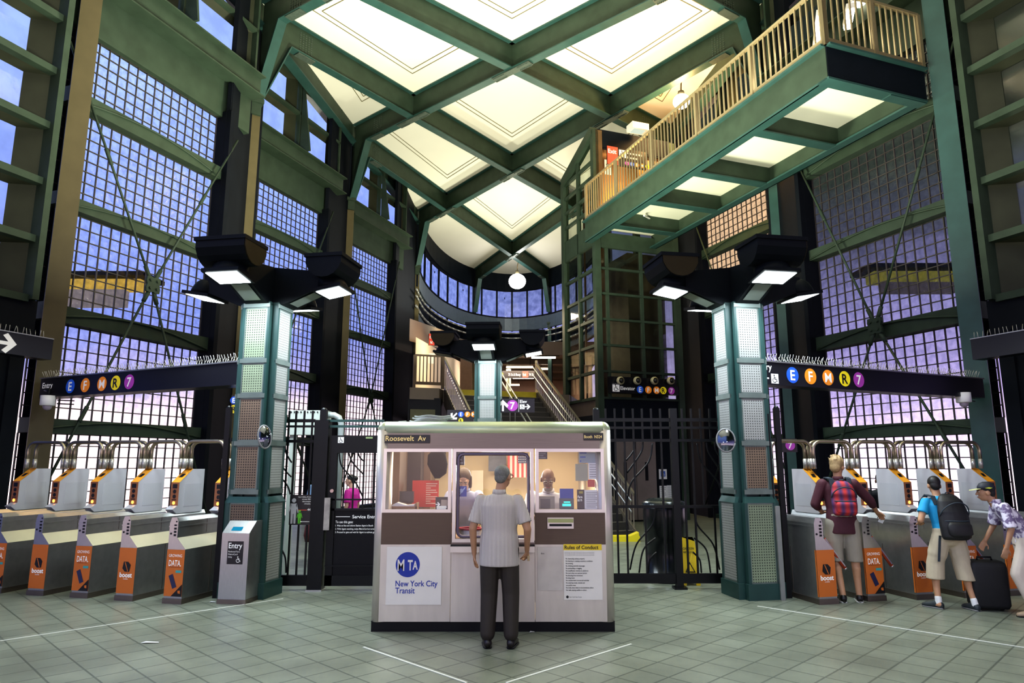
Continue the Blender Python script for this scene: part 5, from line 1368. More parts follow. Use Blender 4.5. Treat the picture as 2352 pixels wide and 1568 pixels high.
# left fence panel and service gate
YL = 9.95
t = thing('fence', 'short black fence panel carrying the 44 inch child height sign', 'fence', group='black steel fences')
xa, xb = xy(643, 1000, YL), xy(722, 1000, YL)
for py, h, nm in ((966, .045, 'top_rail'), (979, .03, 'top_rail'), (1013, .04, 'upper_rail')):
    m = MB(); m.bar((xa, YL, zy(py, YL)), (xb, YL, zy(py, YL)), .05, h); m.build(nm, FB, t)
m = MB(); m.box((xa, YL-.03, .06), (xb, YL+.03, .2)); m.build('bottom_rail', FB, t)
for px in (662, 678, 697, 716):
    X = xy(px, 1000, YL); m = MB(); m.box((X-.012, YL-.012, .1), (X+.012, YL+.012, zy(943, YL))); m.build('picket', FB, t)
fence_bars(t, YL, [[(655, 1020), (657, 1040), (670, 1062)], [(646, 1065), (655, 1080), (669, 1095)], [(645, 1096), (660, 1115), (667, 1135)], [(643, 1255), (655, 1280), (657, 1315)]])
a = at_y(663, 1205, YL-.04); b = at_y(722, 1136, YL-.04); w_, h_ = b.x-a.x, b.z-a.z
o = thing('height_sign', 'black child height sign with a grey adult and a green child figure', 'sign', a)
m = MB(); m.box((0, 0, 0), (w_, .01, h_)); m.build('board', SIGNB, o)
m = MB()
for k, s_ in enumerate(('Up to 3 children, 44 inches tall', 'and under, FREE FARE', 'when accompanied by', 'a fare-paying adult')): m.text(s_, w_*.97, h_*(.91-.075*k), h_*.058, 0, -.003, 'R', .01, .72)
m.text('44"', w_*.74, h_*.47, h_*.11, 0, -.003, 'L', .02); m.quad((w_*.36, -.003, h_*.485), (w_*.72, -.003, h_*.485), (w_*.72, -.003, h_*.5), (w_*.36, -.003, h_*.5), 1); m.quad((w_*.5, -.003, h_*.1), (w_*.85, -.003, h_*.1), (w_*.85, -.003, h_*.115), (w_*.5, -.003, h_*.115)); m.disc((w_*.5, -.003, h_*.107), h_*.02, 0, 10)
m.build('lettering', [LETTER, C_RED], o)
def figure(cx, z0, hh, mt, nm):
    m = MB(); r = hh*.085; m.disc((cx, -.003, z0 + hh*.9), r, 0, 16)
    s_ = hh
    for pts in ([(-.13, .78), (.13, .78), (.11, .38), (-.11, .38)], [(-.11, .38), (-.01, .38), (-.02, 0), (-.1, 0)], [(.01, .38), (.11, .38), (.1, 0), (.02, 0)], [(-.13, .78), (-.09, .72), (-.17, .4), (-.21, .42)], [(.09, .72), (.13, .78), (.21, .42), (.17, .4)]): m.poly([(cx + x*s_, -.003, z0 + z*s_) for x, z in pts])
    m.build(nm, mt, o)
figure(w_*.17, h_*.04, h_*.86, mat('figure_grey', (.45, .45, .48), .5), 'adult_figure'); figure(w_*.43, h_*.04, h_*.47, mat('figure_green', (.12, .50, .03), .5), 'child_figure')
t = thing('service_gate', 'black service gate with a wheelchair sticker and white instructions beside the booth', 'gate')
xg0, xg1 = xy(757, 1100, YL), xy(878, 1100, YL)
m = MB(); Xp = xy(737, 1100, YL)
m.box((Xp-.1, YL-.1, 0), (Xp+.1, YL+.1, zy(965, YL))); m.box((Xp-.045, YL-.045, zy(965, YL)), (Xp+.045, YL+.045, zy(942, YL))); m.ell((Xp, YL, zy(942, YL)), (.045, .045, .04)); m.build('gate_post', FB, t)
m = MB(); m.box((Xp-.11, YL-.12, 0), (Xp+.11, YL+.12, .02)); m.build('post_foot', STEEL, t)
m = MB()
for py in (966, 979): m.bar((Xp, YL, zy(py, YL)), (xg1, YL, zy(py, YL)), .04, .035)
m.build('top_rail', TEAL, t)
zA, zB, zC, zD = zy(1000, YL), zy(1040, YL), zy(1145, YL), zy(1172, YL)
m = MB(); m.box((xg0, YL-.04, zB), (xg1, YL+.04, zA)); m.box((xg0, YL-.04, .06), (xg0+.1, YL+.04, zB)); m.box((xg0, YL-.04, zD), (xg1, YL+.04, zD+.03)); m.box((xg0, YL-.04, zC-.02), (xg1, YL+.04, zC)); m.box((xg0, YL-.04, .06), (xg1, YL+.04, .2)); m.bar((xg0, YL-.05, .33), (xg1, YL-.05, .33), .02, .02); m.build('gate_frame', FB, t)
m = MB(); m.box((xg0+.1, YL-.02, .2), (xg1, YL+.02, zD)); m.build('gate_panel', BLACK, t)
for px in (790, 812, 835, 858):
    X = xy(px, 1100, YL); m = MB(); m.box((X-.01, YL-.01, zD), (X+.01, YL+.01, zB)); m.build('gate_bar', FB, t)
fence_bars(t, YL, [[(779, 1040), (785, 1070), (815, 1105), (833, 1140)], [(801, 1040), (810, 1062), (836, 1090)], [(822, 1040), (828, 1052), (838, 1060)]], .011, 'gate_bar')
m = MB(); c = at_y(776, 1017, YL-.045); wheelchair(m, c.x, c.z, .085, c.y, 0, 1); m.build('access_sticker', [LETTER, SIGNB], t)
m = MB(); c = at_y(840, 1007, YL-.045); m.quad((c.x, c.y, c.z), (c.x+.1, c.y, c.z), (c.x+.1, c.y, c.z+.025), (c.x, c.y, c.z+.025)); m.build('name_tag', mat('tag_green', (.30, .40, .18), .5), t)
m = MB(); c = at_y(771, 1190, YL-.03)
m.text('Service Entry', at_y(809, 1190, YL-.03).x, c.z, .066, 0, c.y, 'L', .015); m.bar((c.x, c.y, c.z+.022), (at_y(805, 1190, YL).x, c.y, c.z+.022), .002, .008)
for k, (s_, z_) in enumerate((('To use this gate:', .048), ('1. Wait on line and inform Station Agent in Booth', .034), ('2. With Agent watching, swipe MetroCard at turnstile', .034), ('3. Proceed to gate and wait for Agent to activate gate', .034))): m.text(s_, c.x, c.z - .065 - .045*k, z_, 0, c.y, 'L', .012, .78)
m.build('lettering', LETTER, t)
m = MB(); c = at_y(752, 1180, YL-.12); m.box((c.x-.05, c.y, c.z-.22), (c.x+.03, c.y+.04, c.z+.22)); m.build('lock_guard', mat('scuffed_plate', (.34, .33, .30), .4, .5, .6, 9), t)
m = MB(); c = at_y(763, 1127, YL-.06); m.tube([(c.x, c.y, c.z), (c.x, c.y-.03, c.z)], .025, 12); m.build('push_button', mat('button_pink', (.55, .35, .33), .4), t)
# low post fences by the turnstile ends
for s, px, lab in ((1, 508, 'tall black post with thin rails between the turnstiles and the entry reader'), (-1, 1800, 'tall black post with thin rails between the bright pillar and the turnstiles')):
    Yp = 9.4
    t = thing('barrier_post', lab, 'barrier')
    X = xy(px, 1200, Yp); zt = zy(937, Yp)
    m = MB(); m.box((X-.035, Yp-.035, 0), (X+.035, Yp+.035, zt)); m.ell((X, Yp, zt), (.035, .035, .035)); m.build('post', FB, t)
    for k, dx in enumerate((.12*s, .22*s)):
        m = MB(); m.box((X+dx-.012, Yp-.012 + .05*k, .1), (X+dx+.012, Yp+.012 + .05*k, zy(950, Yp))); m.build('picket', FB, t)
    m = MB()
    for z in (.14, 1.15, 2.05): m.bar((X, Yp, z), (X+.3*s, Yp+.1, z), .03, .05)
    m.build('rail', FB, t)
Xq = xy(1783, 1200, 9.3); m = MB(); m.box((Xq-.03, 9.22, 0), (Xq+.03, 9.3, 1.18)); tag(m.build('guard_post', mat('grey_post', (.24, .25, .24), .5, .2)), 'plain grey guard post at the foot of the bright mesh pillar', 'post')
# ------------------------------------------------------------------ things behind the fence
c = at_y(1537, 1358, 10.6)
t = thing('litter_bin', 'large black round litter bin behind the black fence', 'bin', (c.x, 10.75, 0))
m = MB(); m.lathe([(.0, 0), (.34, 0), (.34, .06), (.30, .08), (.30, .62), (.315, .64), (.315, 1.05), (.30, 1.12), (.0, 1.12)], 28); m.build('drum', mat('bin_gloss', (.010, .012, .013), .22), t)
m = MB(); m.lathe([(.33, 1.08), (.33, 1.14), (.22, 1.2), (.2, 1.16)], 28); m.build('lid', mat('bin_lid', (.03, .035, .035), .2, .3), t)
c = at_y(1585, 1352, 10.4)
t = thing('wet_floor_sign', 'yellow folding wet floor sign behind the black fence', 'sign', (c.x, 10.45, 0))
YW = mat('caution_yellow', (.78, .56, .02), .45, 0, .08, 4)
for sg_, nm in ((-1, 'front_panel'), (1, 'back_panel')):
    m = MB(); d_ = .16*sg_
    m.prism([(-.13, d_, 0), (-.07, d_, 0), (-.06, d_*.95, .06), (.06, d_*.95, .06), (.07, d_, 0), (.13, d_, 0), (.11, .0, .60), (.08, 0, .66), (-.08, 0, .66), (-.11, 0, .60)], (0, .015, 0)); pnl = m.build(nm, YW, t)
    if sg_ == -1:
        T = M.Translation((0, -.16, 0)) @ M.Rotation(-atan2(.16, .66), 4, 'X')
        m = MB(); m.poly([(-.075, -.006, .18), (.075, -.006, .18), (0, -.006, .33)], 0, T); m.poly([(-.052, -.008, .194), (.052, -.008, .194), (0, -.008, .298)], 1, T); m.text('CAUTION', 0, .50, .045, 0, -.006, 'C', .02, .8, T); m.text('WET FLOOR', 0, .45, .035, 0, -.006, 'C', .02, .8, T); m.build('warning_print', [INK, YW], pnl)
c = at_y(1435, 1240, 15.6)
m = MB(); m.box((-.32, -.15, 0), (.32, .15, .12)); m.prism([(.1, -.15, .12), (.3, -.15, .12), (.3, -.15, .2)], (0, .3, 0)); o = tag(m.build('yellow_step', mat('step_yellow', (.75, .62, .02), .45, 0, .1, 5)), 'bright yellow step block at the foot of the stair', 'step'); o.location = (at_z(1435, 1242).x, at_z(1435, 1242).y, 0)
# notices on the lower lift wall
sP = front_z(1530, 1110)[0]
for i, (x0, y0, x1, y1, lab, mt) in enumerate(((1513, 1077, 1530, 1100, 'small white and blue notice on the dark lift wall', PAPER), (1515, 1115, 1530, 1150, 'first of two white sheets on the dark lift wall behind the fence', PAPER), (1532, 1114, 1547, 1150, 'second of two white sheets on the dark lift wall, nearer the fence post', PAPER))):
    s0_, z0_ = front_z(x0, y1); s1_, z1_ = front_z(x1, y0); q = E(s0_, -.03, z0_)
    o = thing('lift_notice', lab, 'notice', q, ANG); m = MB(); w_, h_ = s1_-s0_, z1_-z0_; m.box((0, 0, 0), (w_, .01, h_)); m.build('sheet', mt, o)
    m = MB(); (wheelchair(m, w_*.2, h_*.25, w_*.6, -.003, 0, 1) if i == 0 else lines(7)(m, w_, h_)); m.build('printing', [mat('notice_blue', (.05, .12, .45), .5), PAPER] if i == 0 else [GREYT], o)
# grey cabinet and pipe behind the gate fence
c = at_y(660, 1005, 11.2)
t = thing('wall_cabinet', 'pale grey perforated cabinet with a bent pipe behind the child height sign', 'cabinet', (c.x, 11.2, 0))
m = MB(); m.box((0, 0, zy(998, 11.2)), (.62, .3, zy(942, 11.2))); m.box((.02, .05, 0), (.08, .25, zy(998, 11.2))); m.box((.54, .05, 0), (.6, .25, zy(998, 11.2))); m.build('box', mat('cabinet_grey', (.45, .50, .45), .45, 0, .12, 5), t)
m = MB()
for k in range(11): m.tube([(.04 + .054*k, -.012, zy(946, 11.2)), (.04 + .054*k, .0, zy(946, 11.2))], .012, 8)
m.build('bolt_row', BLACK, t)
m = MB(); zz = zy(952, 11.2); m.tube([(.62, .1, zz), (.72, .1, zz), (.80, .1, zz-.04), (.84, .1, zz-.14), (.84, .1, 0)], .05, 12); m.build('pipe', mat('pipe_grey', (.40, .45, .44), .35, .3), t)
# paper scraps on the floor
for i, (px, py, lab) in enumerate(((345, 1476, 'torn white paper scrap lying alone on the open floor tiles'), (1222, 1452, 'tiny white scrap on the floor right of the booth plinth joint'), (488, 1383, 'small white scrap at the foot of the entry reader'))):
    c = at_z(px, py); m = MB(); s_ = (.09, .03, .04)[i]; m.poly([(-s_, -.02, .004), (-.3*s_, -.03, .01), (s_, -.01, .005), (.8*s_, .02, .006), (-.6*s_, .02, .012)]); o = tag(m.build('paper_scrap', PAPER), lab, 'litter', 'paper scraps on the floor'); o.location = c
# ------------------------------------------------------------------ people
def remesh(mb, name, mats, vox, parent=None, smooth=4):
    me = mb.mesh('t', [])
    o = bpy.data.objects.new('t', me); COL.objects.link(o)
    r = o.modifiers.new('r', 'REMESH'); r.mode = 'VOXEL'; r.voxel_size = vox; r.use_smooth_shade = True
    s = o.modifiers.new('s', 'SMOOTH'); s.factor = .5; s.iterations = smooth
    dg = bpy.context.evaluated_depsgraph_get(); dg.update()
    ev = bpy.data.meshes.new_from_object(o.evaluated_get(dg)); ev.name = name
    bpy.data.objects.remove(o); bpy.data.meshes.remove(me)
    ev.materials.clear()
    for m_ in (mats if isinstance(mats, (list, tuple)) else [mats]): ev.materials.append(m_)
    ev.polygons.foreach_set('use_smooth', [True]*len(ev.polygons))
    n = bpy.data.objects.new(name, ev); COL.objects.link(n)
    if parent: n.parent = parent
    return n
BASE = dict(pel=(0,0,.98), che=(0,0,1.27), nek=(0,-.015,1.475), hed=(0,.02,1.625),
    shL=(-.185,-.01,1.415), elL=(-.245,-.03,1.13), wrL=(-.25,.05,.885), shR=(.185,-.01,1.415), elR=(.245,-.03,1.13), wrR=(.25,.05,.885),
    hiL=(-.095,0,.93), knL=(-.105,.02,.50), anL=(-.11,-.03,.085), toL=(-.125,.12,.03), hiR=(.095,0,.93), knR=(.105,.02,.50), anR=(.11,-.03,.085), toR=(.125,.12,.03))
def hand(m, wr, d, palm, side, curl=.5, s=1.0):
    """palm plus five bent fingers. d: direction of the hand, palm: palm normal, side: +1 if the thumb lies along d x palm"""
    d = V(d).normalized(); palm = (V(palm) - d*V(palm).dot(d)).normalized(); w = d.cross(palm).normalized()*side
    wr = V(wr)
    m.loft([(wr - d*.02*s, w*.026*s, palm*.019*s), (wr + d*.02*s, w*.034*s, palm*.016*s), (wr + d*.06*s, w*.042*s, palm*.015*s), (wr + d*.09*s, w*.038*s, palm*.011*s)], 0, 12)
    for k, (o, L_) in enumerate(((.030, .070), (.010, .080), (-.011, .074), (-.031, .058))):
        p = wr + d*.085*s + w*o*s; a = curl*.35
        for seg, fr_ in enumerate((.45, .32, .23)):
            dd = d*cos(a) + palm*sin(a) + w*o*1.2
            q = p + dd.normalized()*L_*fr_*s
            m.cap(p, q, (.0095 - .001*seg)*s, (.0088 - .001*seg)*s, 0, 8); p = q; a += curl*.95
    p = wr + d*.03*s + w*.032*s
    q = p + (d*.6 + w*.65 + palm*.35).normalized()*.042*s; m.cap(p, q, .012*s, .0105*s, 0, 8)
    r = q + (d*.85 + w*.15 + palm*(.2 + .4*curl)).normalized()*.032*s; m.cap(q, r, .0105*s, .009*s, 0, 8)
def build_person(label, loc, yaw, skin, J, scale=1.0, head=(0, 0), shirt=None, bottom=None, shoes=None, hair=None, hands=None, face=True, female=False, fat=1.0, group=None, seat=False):
    j = {k: V(v) for k, v in BASE.items()}
    for k, v in J.items(): j[k] = V(v)
    Rh = M.Translation(j['hed']) @ M.Rotation(head[0], 4, 'Z') @ M.Rotation(head[1], 4, 'X')
    f = fat
    shl = (j['shR'] - j['shL']).normalized(); shl.z = 0; shl.normalize()
    hpl = (j['hiR'] - j['hiL']); hpl.z = 0; hpl.normalize()
    def ring(c, rx, ry, ax):
        up = V((0, 0, 1)); ay = up.cross(ax); return (c, ax*rx, ay*ry)
    def torso(e, z_lo=-.07, top=True):
        P, C_, N = j['pel'], j['che'], j['nek']; S = (j['shL'] + j['shR'])/2
        sw = (j['shR'] - j['shL']).length/2
        R = [ring(P + V((0, 0, z_lo)), (.150+e)*f, (.105+e)*f, hpl), ring(P + V((0, 0, .02)), (.160+e)*f, (.112+e)*f, hpl), ring(lerp(P, C_, .45), (.143+e)*f, (.100+e)*f, (hpl+shl).normalized()), ring(C_, (.160+e)*f, (.112+e)*f, shl), ring(lerp(C_, S, .55), (.172+e)*f, (.105+e)*f, shl), ring(lerp(S, C_, .12), sw*.93+e*.6, .085+e, shl)]
        if top: R += [ring(lerp(S, N, .3) + V((0, 0, .012)), sw*.70, .07+e*.8, shl), ring(lerp(S, N, .75), sw*.38, .058+e*.6, shl), ring(N + V((0, 0, .005)), .050+e*.5, .053+e*.5, shl)]
        return R
    def limb(m, a, b, c, r, e=0.0, t=1.0):
        a, b, c = j[a], j[b], j[c]
        m.cap(a, b, r[0]+e, r[1]+e)
        if t > 0: m.cap(b, lerp(b, c, t), r[1]+e, lerp(r[1], r[2], t)+e)
    AR = (.050, .040, .026); LR = (.082, .054, .036)
    m = MB(); m.loft(torso(0), 0, 18)
    m.cap(j['nek'] - V((0, 0, .05)), j['hed'] + (j['nek']-j['hed'])*.25, .056, .052)
    for s_ in 'LR':
        limb(m, 'sh'+s_, 'el'+s_, 'wr'+s_, AR)
        if not seat: limb(m, 'hi'+s_, 'kn'+s_, 'an'+s_, LR); m.cap(j['kn'+s_]*.75 + j['an'+s_]*.25 + V((0, -.018, 0)), lerp(j['kn'+s_], j['an'+s_], .5) + V((0, -.01, 0)), .050, .038); m.cap(j['an'+s_] - V((0, .02, .03)), j['to'+s_] + V((0, 0, .005)), .036, .026)
    # skull, jaw, nose, ears
    m.ell((0, -.008, .028), (.074, .094, .092), 0, Rh, 18, 12); m.ell((0, .022, -.05), (.054, .066, .062), 0, Rh); m.ell((0, .035, -.005), (.062, .06, .08), 0, Rh)
    m.ell((0, .055, -.088), (.024, .022, .018), 0, Rh)
    m.cap(Rh @ V((0, .088, .02)), Rh @ V((0, .112, -.022)), .009, .015); m.ell((0, .088, -.062), (.026, .012, .014), 0, Rh)
    for sx in (-1, 1): m.ell((sx*.077, -.005, -.008), (.012, .022, .034), 0, Rh)
    m.ell((-.03, .083, .03), (.026, .012, .01), 0, Rh); m.ell((.03, .083, .03), (.026, .012, .01), 0, Rh)
    hs = hands or {}
    for s_, sg in (('L', -1), ('R', 1)):
        h = hs.get(s_, {}); d = h.get('d', (j['wr'+s_] - j['el'+s_]))
        hand(m, j['wr'+s_], d, h.get('palm', (-sg, 0, 0)), h.get('side', -sg), h.get('curl', .45))
    o = remesh(m, 'person', skin, .0085, None, 3)
    tag(o, label, 'person', group)
    o.location = loc; o.rotation_euler = (0, 0, yaw); o.scale = (scale,)*3
    if shirt:
        m = MB(); e = shirt.get('e', .016); R = torso(e, shirt.get('hem', -.07))
        if shirt.get('flare'): c, ax, ay = R[0]; R[0] = (c, ax*1.08, ay*1.12)
        m.loft(R, 0, 22)
        t = shirt.get('sleeve', .6)      # 0..1 upper arm, 1..2 forearm
        for s_ in 'LR':
            a, b, c = j['sh'+s_], j['el'+s_], j['wr'+s_]; se = shirt.get('se', .022)
            if t <= 1:
                q = lerp(a, b, t); d = (q - a).normalized(); ax = d.orthogonal().normalized(); ay = d.cross(ax)
                m.cap(a + V((0, 0, -.012)), lerp(a, q, .35), .0535+se*.4, .053+se*.6); m.loft([(lerp(a, q, .1), ax*(.050+se*.4), ay*(.050+se*.4)), (lerp(a, q, .5), ax*(.050+se*.8), ay*(.050+se*.8)), (q, ax*(.050+se*1.25), ay*(.050+se*1.25))], 0, 14)
            else: m.cap(a, b, .05+se, .04+se); m.cap(b, lerp(b, c, t-1), .04+se, .032+se)
        g = remesh(m, 'shirt', shirt['mat'], .010, o, 4)
        if shirt.get('collar'):
            m = MB(); N = j['nek']
            m.loft([ring(N + V((0, 0, -.018)), .073, .077, shl), ring(N + V((0, -.004, .03)), .064, .068, shl)], 0, 18); m.build('collar', shirt['mat'], g)
    if bottom:
        m = MB(); e = bottom.get('e', .014)
        m.loft([ring(j['pel'] + V((0, 0, -.10)), (.15+e)*f, (.105+e)*f, hpl), ring(j['pel'] + V((0, 0, .0)), (.158+e)*f, (.112+e)*f, hpl), ring(j['pel'] + V((0, 0, .07)), (.150+e)*f, (.106+e)*f, hpl)], 0, 18)
        m.ell(tuple(lerp(j['hiL'], j['hiR'], .5) + V((0, -.02, -.03))), (.14*f, .11*f, .1))
        for s_ in 'LR':
            a, b, c = j['hi'+s_], j['kn'+s_], j['an'+s_]
            if bottom.get('shorts'):
                q = lerp(b, c, bottom.get('len', .05)); d = (q-a).normalized()
                m.cap(a, lerp(a, b, .5), .088+e, .08+e*1.5)
                X_, Y_ = V((1, 0, 0)), V((0, 1, 0))
                m.loft([(lerp(a, b, .3), X_*(.085+e), Y_*(.09+e)), (lerp(a, b, .8), X_*(.068+e*1.5), Y_*(.074+e*1.5)), (q, X_*(.064+e*1.7), Y_*(.07+e*1.7))], 0, 16)
            else:
                m.cap(a, b, .086+e, .060+e*1.4); m.cap(b, c + V((0, 0, .045)), .060+e*1.4, .046+e*1.4)
        remesh(m, 'shorts' if bottom.get('shorts') else 'trousers', bottom['mat'], .010, o, 4)
    if shoes:
        for s_ in 'LR':
            A, T_ = j['an'+s_], j['to'+s_]; d = (T_ - A); d.z = 0; d.normalize(); w_ = V((-d.y, d.x, 0)); U = V((0, 0, 1))
            zb = min(A.z - .085, T_.z - .03)
            h0 = V((A.x, A.y, zb)) - d*.055
            R = []
            for fz, wd, ht in ((0, .028, .075), (.12, .040, .10), (.35, .042, .11), (.55, .046, .080), (.8, .048, .064), (.95, .038, .05), (1.0, .020, .035)):
                R.append((h0 + d*.275*fz + U*(ht/2 + .002 + (T_.z-.03-zb)*fz), w_*wd, U*ht/2))
            m = MB(); m.loft(R, 0, 14); m.build('shoe', shoes['mat'], o, True)
            m = MB(); m.loft([(c_ - U*(ay.length - .006) , ax*1.08, U*.011) for c_, ax, ay in R], 0, 14); m.build('sole', shoes.get('sole', BLACK), o, True)
            if shoes.get('sock'):
                m = MB(); m.cap(A + U*-.02, lerp(A, j['kn'+s_], .13), .042, .043); m.build('sock', shoes['sock'], o)
    if hair:
        m = MB(); st = hair['style']
        if st == 'short':
            m.ell((0, -.018, .046), (.081, .096, .088), 0, Rh, 18, 12); m.ell((0, -.055, -.005), (.068, .055, .07), 0, Rh)
        elif st == 'thin':
            m.ell((0, -.026, .034), (.079, .090, .084), 0, Rh, 18, 12); m.ell((0, -.058, -.012), (.066, .05, .06), 0, Rh)
        elif st == 'ring':
            m.ell((0, -.042, -.005), (.080, .066, .045), 0, Rh, 18, 12)
        elif st == 'tousled':
            m.ell((0, -.015, .05), (.086, .100, .094), 0, Rh, 18, 12); m.ell((0, -.06, -.005), (.07, .055, .075), 0, Rh)
            rr_ = random.Random(5)
            for k in range(46):
                a = rr_.uniform(0, 2*pi); b = rr_.uniform(.1, 1.4); p = V((.08*cos(a)*cos(b), -.015 + .095*sin(a)*cos(b), .05 + .088*sin(b)))
                q = p*1.0 + V((cos(a+1)*.02 - .012, sin(a+1)*.02, .022)); m.cap(Rh @ p, Rh @ q, .014, .005, 0, 6)
        elif st == 'long':
            m.ell((0, -.02, .045), (.085, .096, .090), 0, Rh, 18, 12)
            for sx in (-1, 1): m.cap(Rh @ V((sx*.072, -.005, .03)), Rh @ V((sx*.075, .0, -.11)), .028, .02)
            m.cap(Rh @ V((0, -.07, .02)), Rh @ V((0, -.075, -.14)), .06, .05)
        elif st == 'bun':
            m.ell((0, -.02, .046), (.081, .094, .086), 0, Rh, 18, 12); m.ell((0, -.06, .0), (.066, .05, .066), 0, Rh); m.ell((0, -.115, .05), (.05, .045, .05), 0, Rh)
        remesh(m, 'hair', hair['mat'], .008, o, 2)
    if face:
        ey = mat('eye_white', (.75, .72, .68), .3); ir = mat('eye_dark', (.02, .012, .008), .2); lip = mat('lip', (.30, .11, .09), .5); brow = hair['mat'] if hair else ir
        for sx in (-1, 1):
            m = MB(); m.ell((sx*.03, .0865, .012), (.014, .009, .007), 0, Rh); eb = m.build('eye', ey, o)
            m = MB(); m.ell((sx*.03, .0925, .012), (.0062, .005, .0062), 0, Rh); m.build('iris', ir, eb)
            m = MB(); m.cap(Rh @ V((sx*.014, .095, .032)), Rh @ V((sx*.048, .085, .034)), .005, .004, 0, 6); m.build('eyebrow', brow, o)
        m = MB(); m.cap(Rh @ V((-.02, .099, -.058)), Rh @ V((.02, .099, -.058)), .006, .006, 0, 8); m.build('mouth', lip, o)
    return o, j, Rh
SK_M = mat('skin_medium', (.40, .22, .13), .5, 0, .08, 12); SK_L = mat('skin_light', (.62, .38, .27), .5, 0, .06, 12); SK_D = mat('skin_dark', (.13, .062, .035), .42, 0, .1, 12); SK_T = mat('skin_tan', (.50, .28, .16), .5, 0, .06, 12)
HGREY = mat('hair_grey', (.15, .15, .14), .6, 0, .5, 60); HBLOND = mat('hair_sandy', (.36, .25, .12), .6, 0, .4, 50); HBLACK = mat('hair_black', (.012, .010, .009), .5, 0, .3, 50); HBROWN = mat('hair_brown', (.09, .055, .035), .55, 0, .4, 50)
def stripe_mat(name, c1, c2, n, axis='X', wid=.5):
    m = bpy.data.materials.new(name); m.use_nodes = True; nt = m.node_tree; b = nt.nodes['Principled BSDF']; b.inputs['Roughness'].default_value = .75
    tc = nd(nt, 'ShaderNodeTexCoord'); sp = nd(nt, 'ShaderNodeSeparateXYZ'); nt.links.new(tc.outputs['Object'], sp.inputs[0])
    mu = nd(nt, 'ShaderNodeMath', operation='MULTIPLY'); mu.inputs[1].default_value = n; nt.links.new(sp.outputs[axis], mu.inputs[0])
    fr = nd(nt, 'ShaderNodeMath', operation='FRACT'); nt.links.new(mu.outputs[0], fr.inputs[0])
    gt = nd(nt, 'ShaderNodeMath', operation='GREATER_THAN'); gt.inputs[1].default_value = wid; nt.links.new(fr.outputs[0], gt.inputs[0])
    mx = nd(nt, 'ShaderNodeMix', data_type='RGBA'); mx.inputs['A'].default_value = c4(c1); mx.inputs['B'].default_value = c4(c2)
    nt.links.new(gt.outputs[0], mx.inputs['Factor']); nt.links.new(mx.outputs['Result'], b.inputs['Base Color'])
    return m
TROU = mat('trousers_dark', (.030, .023, .018), .7, 0, .15, 8); BLSHOE = mat('shoe_black', (.012, .010, .009), .35, 0, .2, 9)
# the customer at the booth window
p = at_z(1146, 1485)
STR = stripe_mat('striped_cotton', (.62, .58, .55), (.13, .105, .10), 78, 'X', .64)
o, j, Rh = build_person('grey-haired man in a striped short-sleeved shirt standing with his back turned at the booth', (p.x, p.y, 0), radians(-3), SK_M,
    dict(wrL=(-.255,.03,.875), wrR=(.275,.10,.90), elR=(.285,-.05,1.12), elL=(-.265,-.03,1.12), hed=(.035,.035,1.63), toL=(-.13,.12,.03), toR=(.14,.12,.03), anL=(-.11,-.03,.085), anR=(.12,-.03,.085), knL=(-.1,.02,.5), knR=(.115,.02,.5)),
    .985, (radians(-24), radians(-4)), dict(mat=STR, hem=-.215, sleeve=.80, se=.017, e=.026, flare=True, collar=True), dict(mat=TROU, e=.02), dict(mat=BLSHOE), dict(style='thin', mat=HGREY),
    dict(L=dict(curl=.5), R=dict(curl=1.0, palm=(-.8, .6, 0))), True, fat=1.06)
m = MB()
for sx in (-1, 1): m.tube([Rh @ V((sx*.078, -.01, .015)), Rh @ V((sx*.077, .075, .02))], .0035, 6); m.tube([Rh @ V((sx*.033 + .03*cos(a), .104, .01 + .022*sin(a))) for a in [2*pi*k/14 for k in range(15)]], .003, 5)
m.build('spectacles', BLACK, o)
m = MB(); q = V((.29, .16, .80)); m.box((q.x-.012, q.y-.06, q.z-.02), (q.x+.012, q.y+.06, q.z+.03)); w_ = m.build('wallet', mat('wallet_beige', (.40, .30, .18), .6), None)
w_.location = (p.x, p.y, 0); tag(w_, 'folded beige wallet in the right hand of the man at the booth', 'wallet')
# agents inside
LBLUE = mat('shirt_pale_blue', (.50, .52, .70), .7, 0, .06, 10); LWHITE = mat('shirt_white', (.66, .66, .74), .7, 0, .06, 10); NAVY = mat('vest_navy', (.05, .05, .10), .7)
c = at_y(1064, 1108, BY + .62)
o, j, Rh = build_person('brown-haired station agent in a pale blue shirt bending over the low counter in the booth', (c.x, BY + .95, .12), pi, SK_L,
    dict(pel=(0,-.15,.86), che=(0,.05,1.12), nek=(0,.17,1.31), hed=(-.0,.25,1.43), shL=(-.17,.13,1.25), shR=(.17,.13,1.25), elL=(-.23,.24,1.0), wrL=(-.13,.40,.86), elR=(.22,.22,1.0), wrR=(.10,.40,.86), hiL=(-.09,-.15,.8), hiR=(.09,-.15,.8)),
    1.0, (0, radians(-38)), dict(mat=LBLUE, sleeve=.7, e=.018, se=.025, collar=True), dict(mat=NAVY), None, dict(style='long', mat=HBROWN), dict(L=dict(palm=(0, 0, -1), curl=.4), R=dict(palm=(0, 0, -1), curl=.4)), True)
c = at_y(1263, 1103, BY + .62)
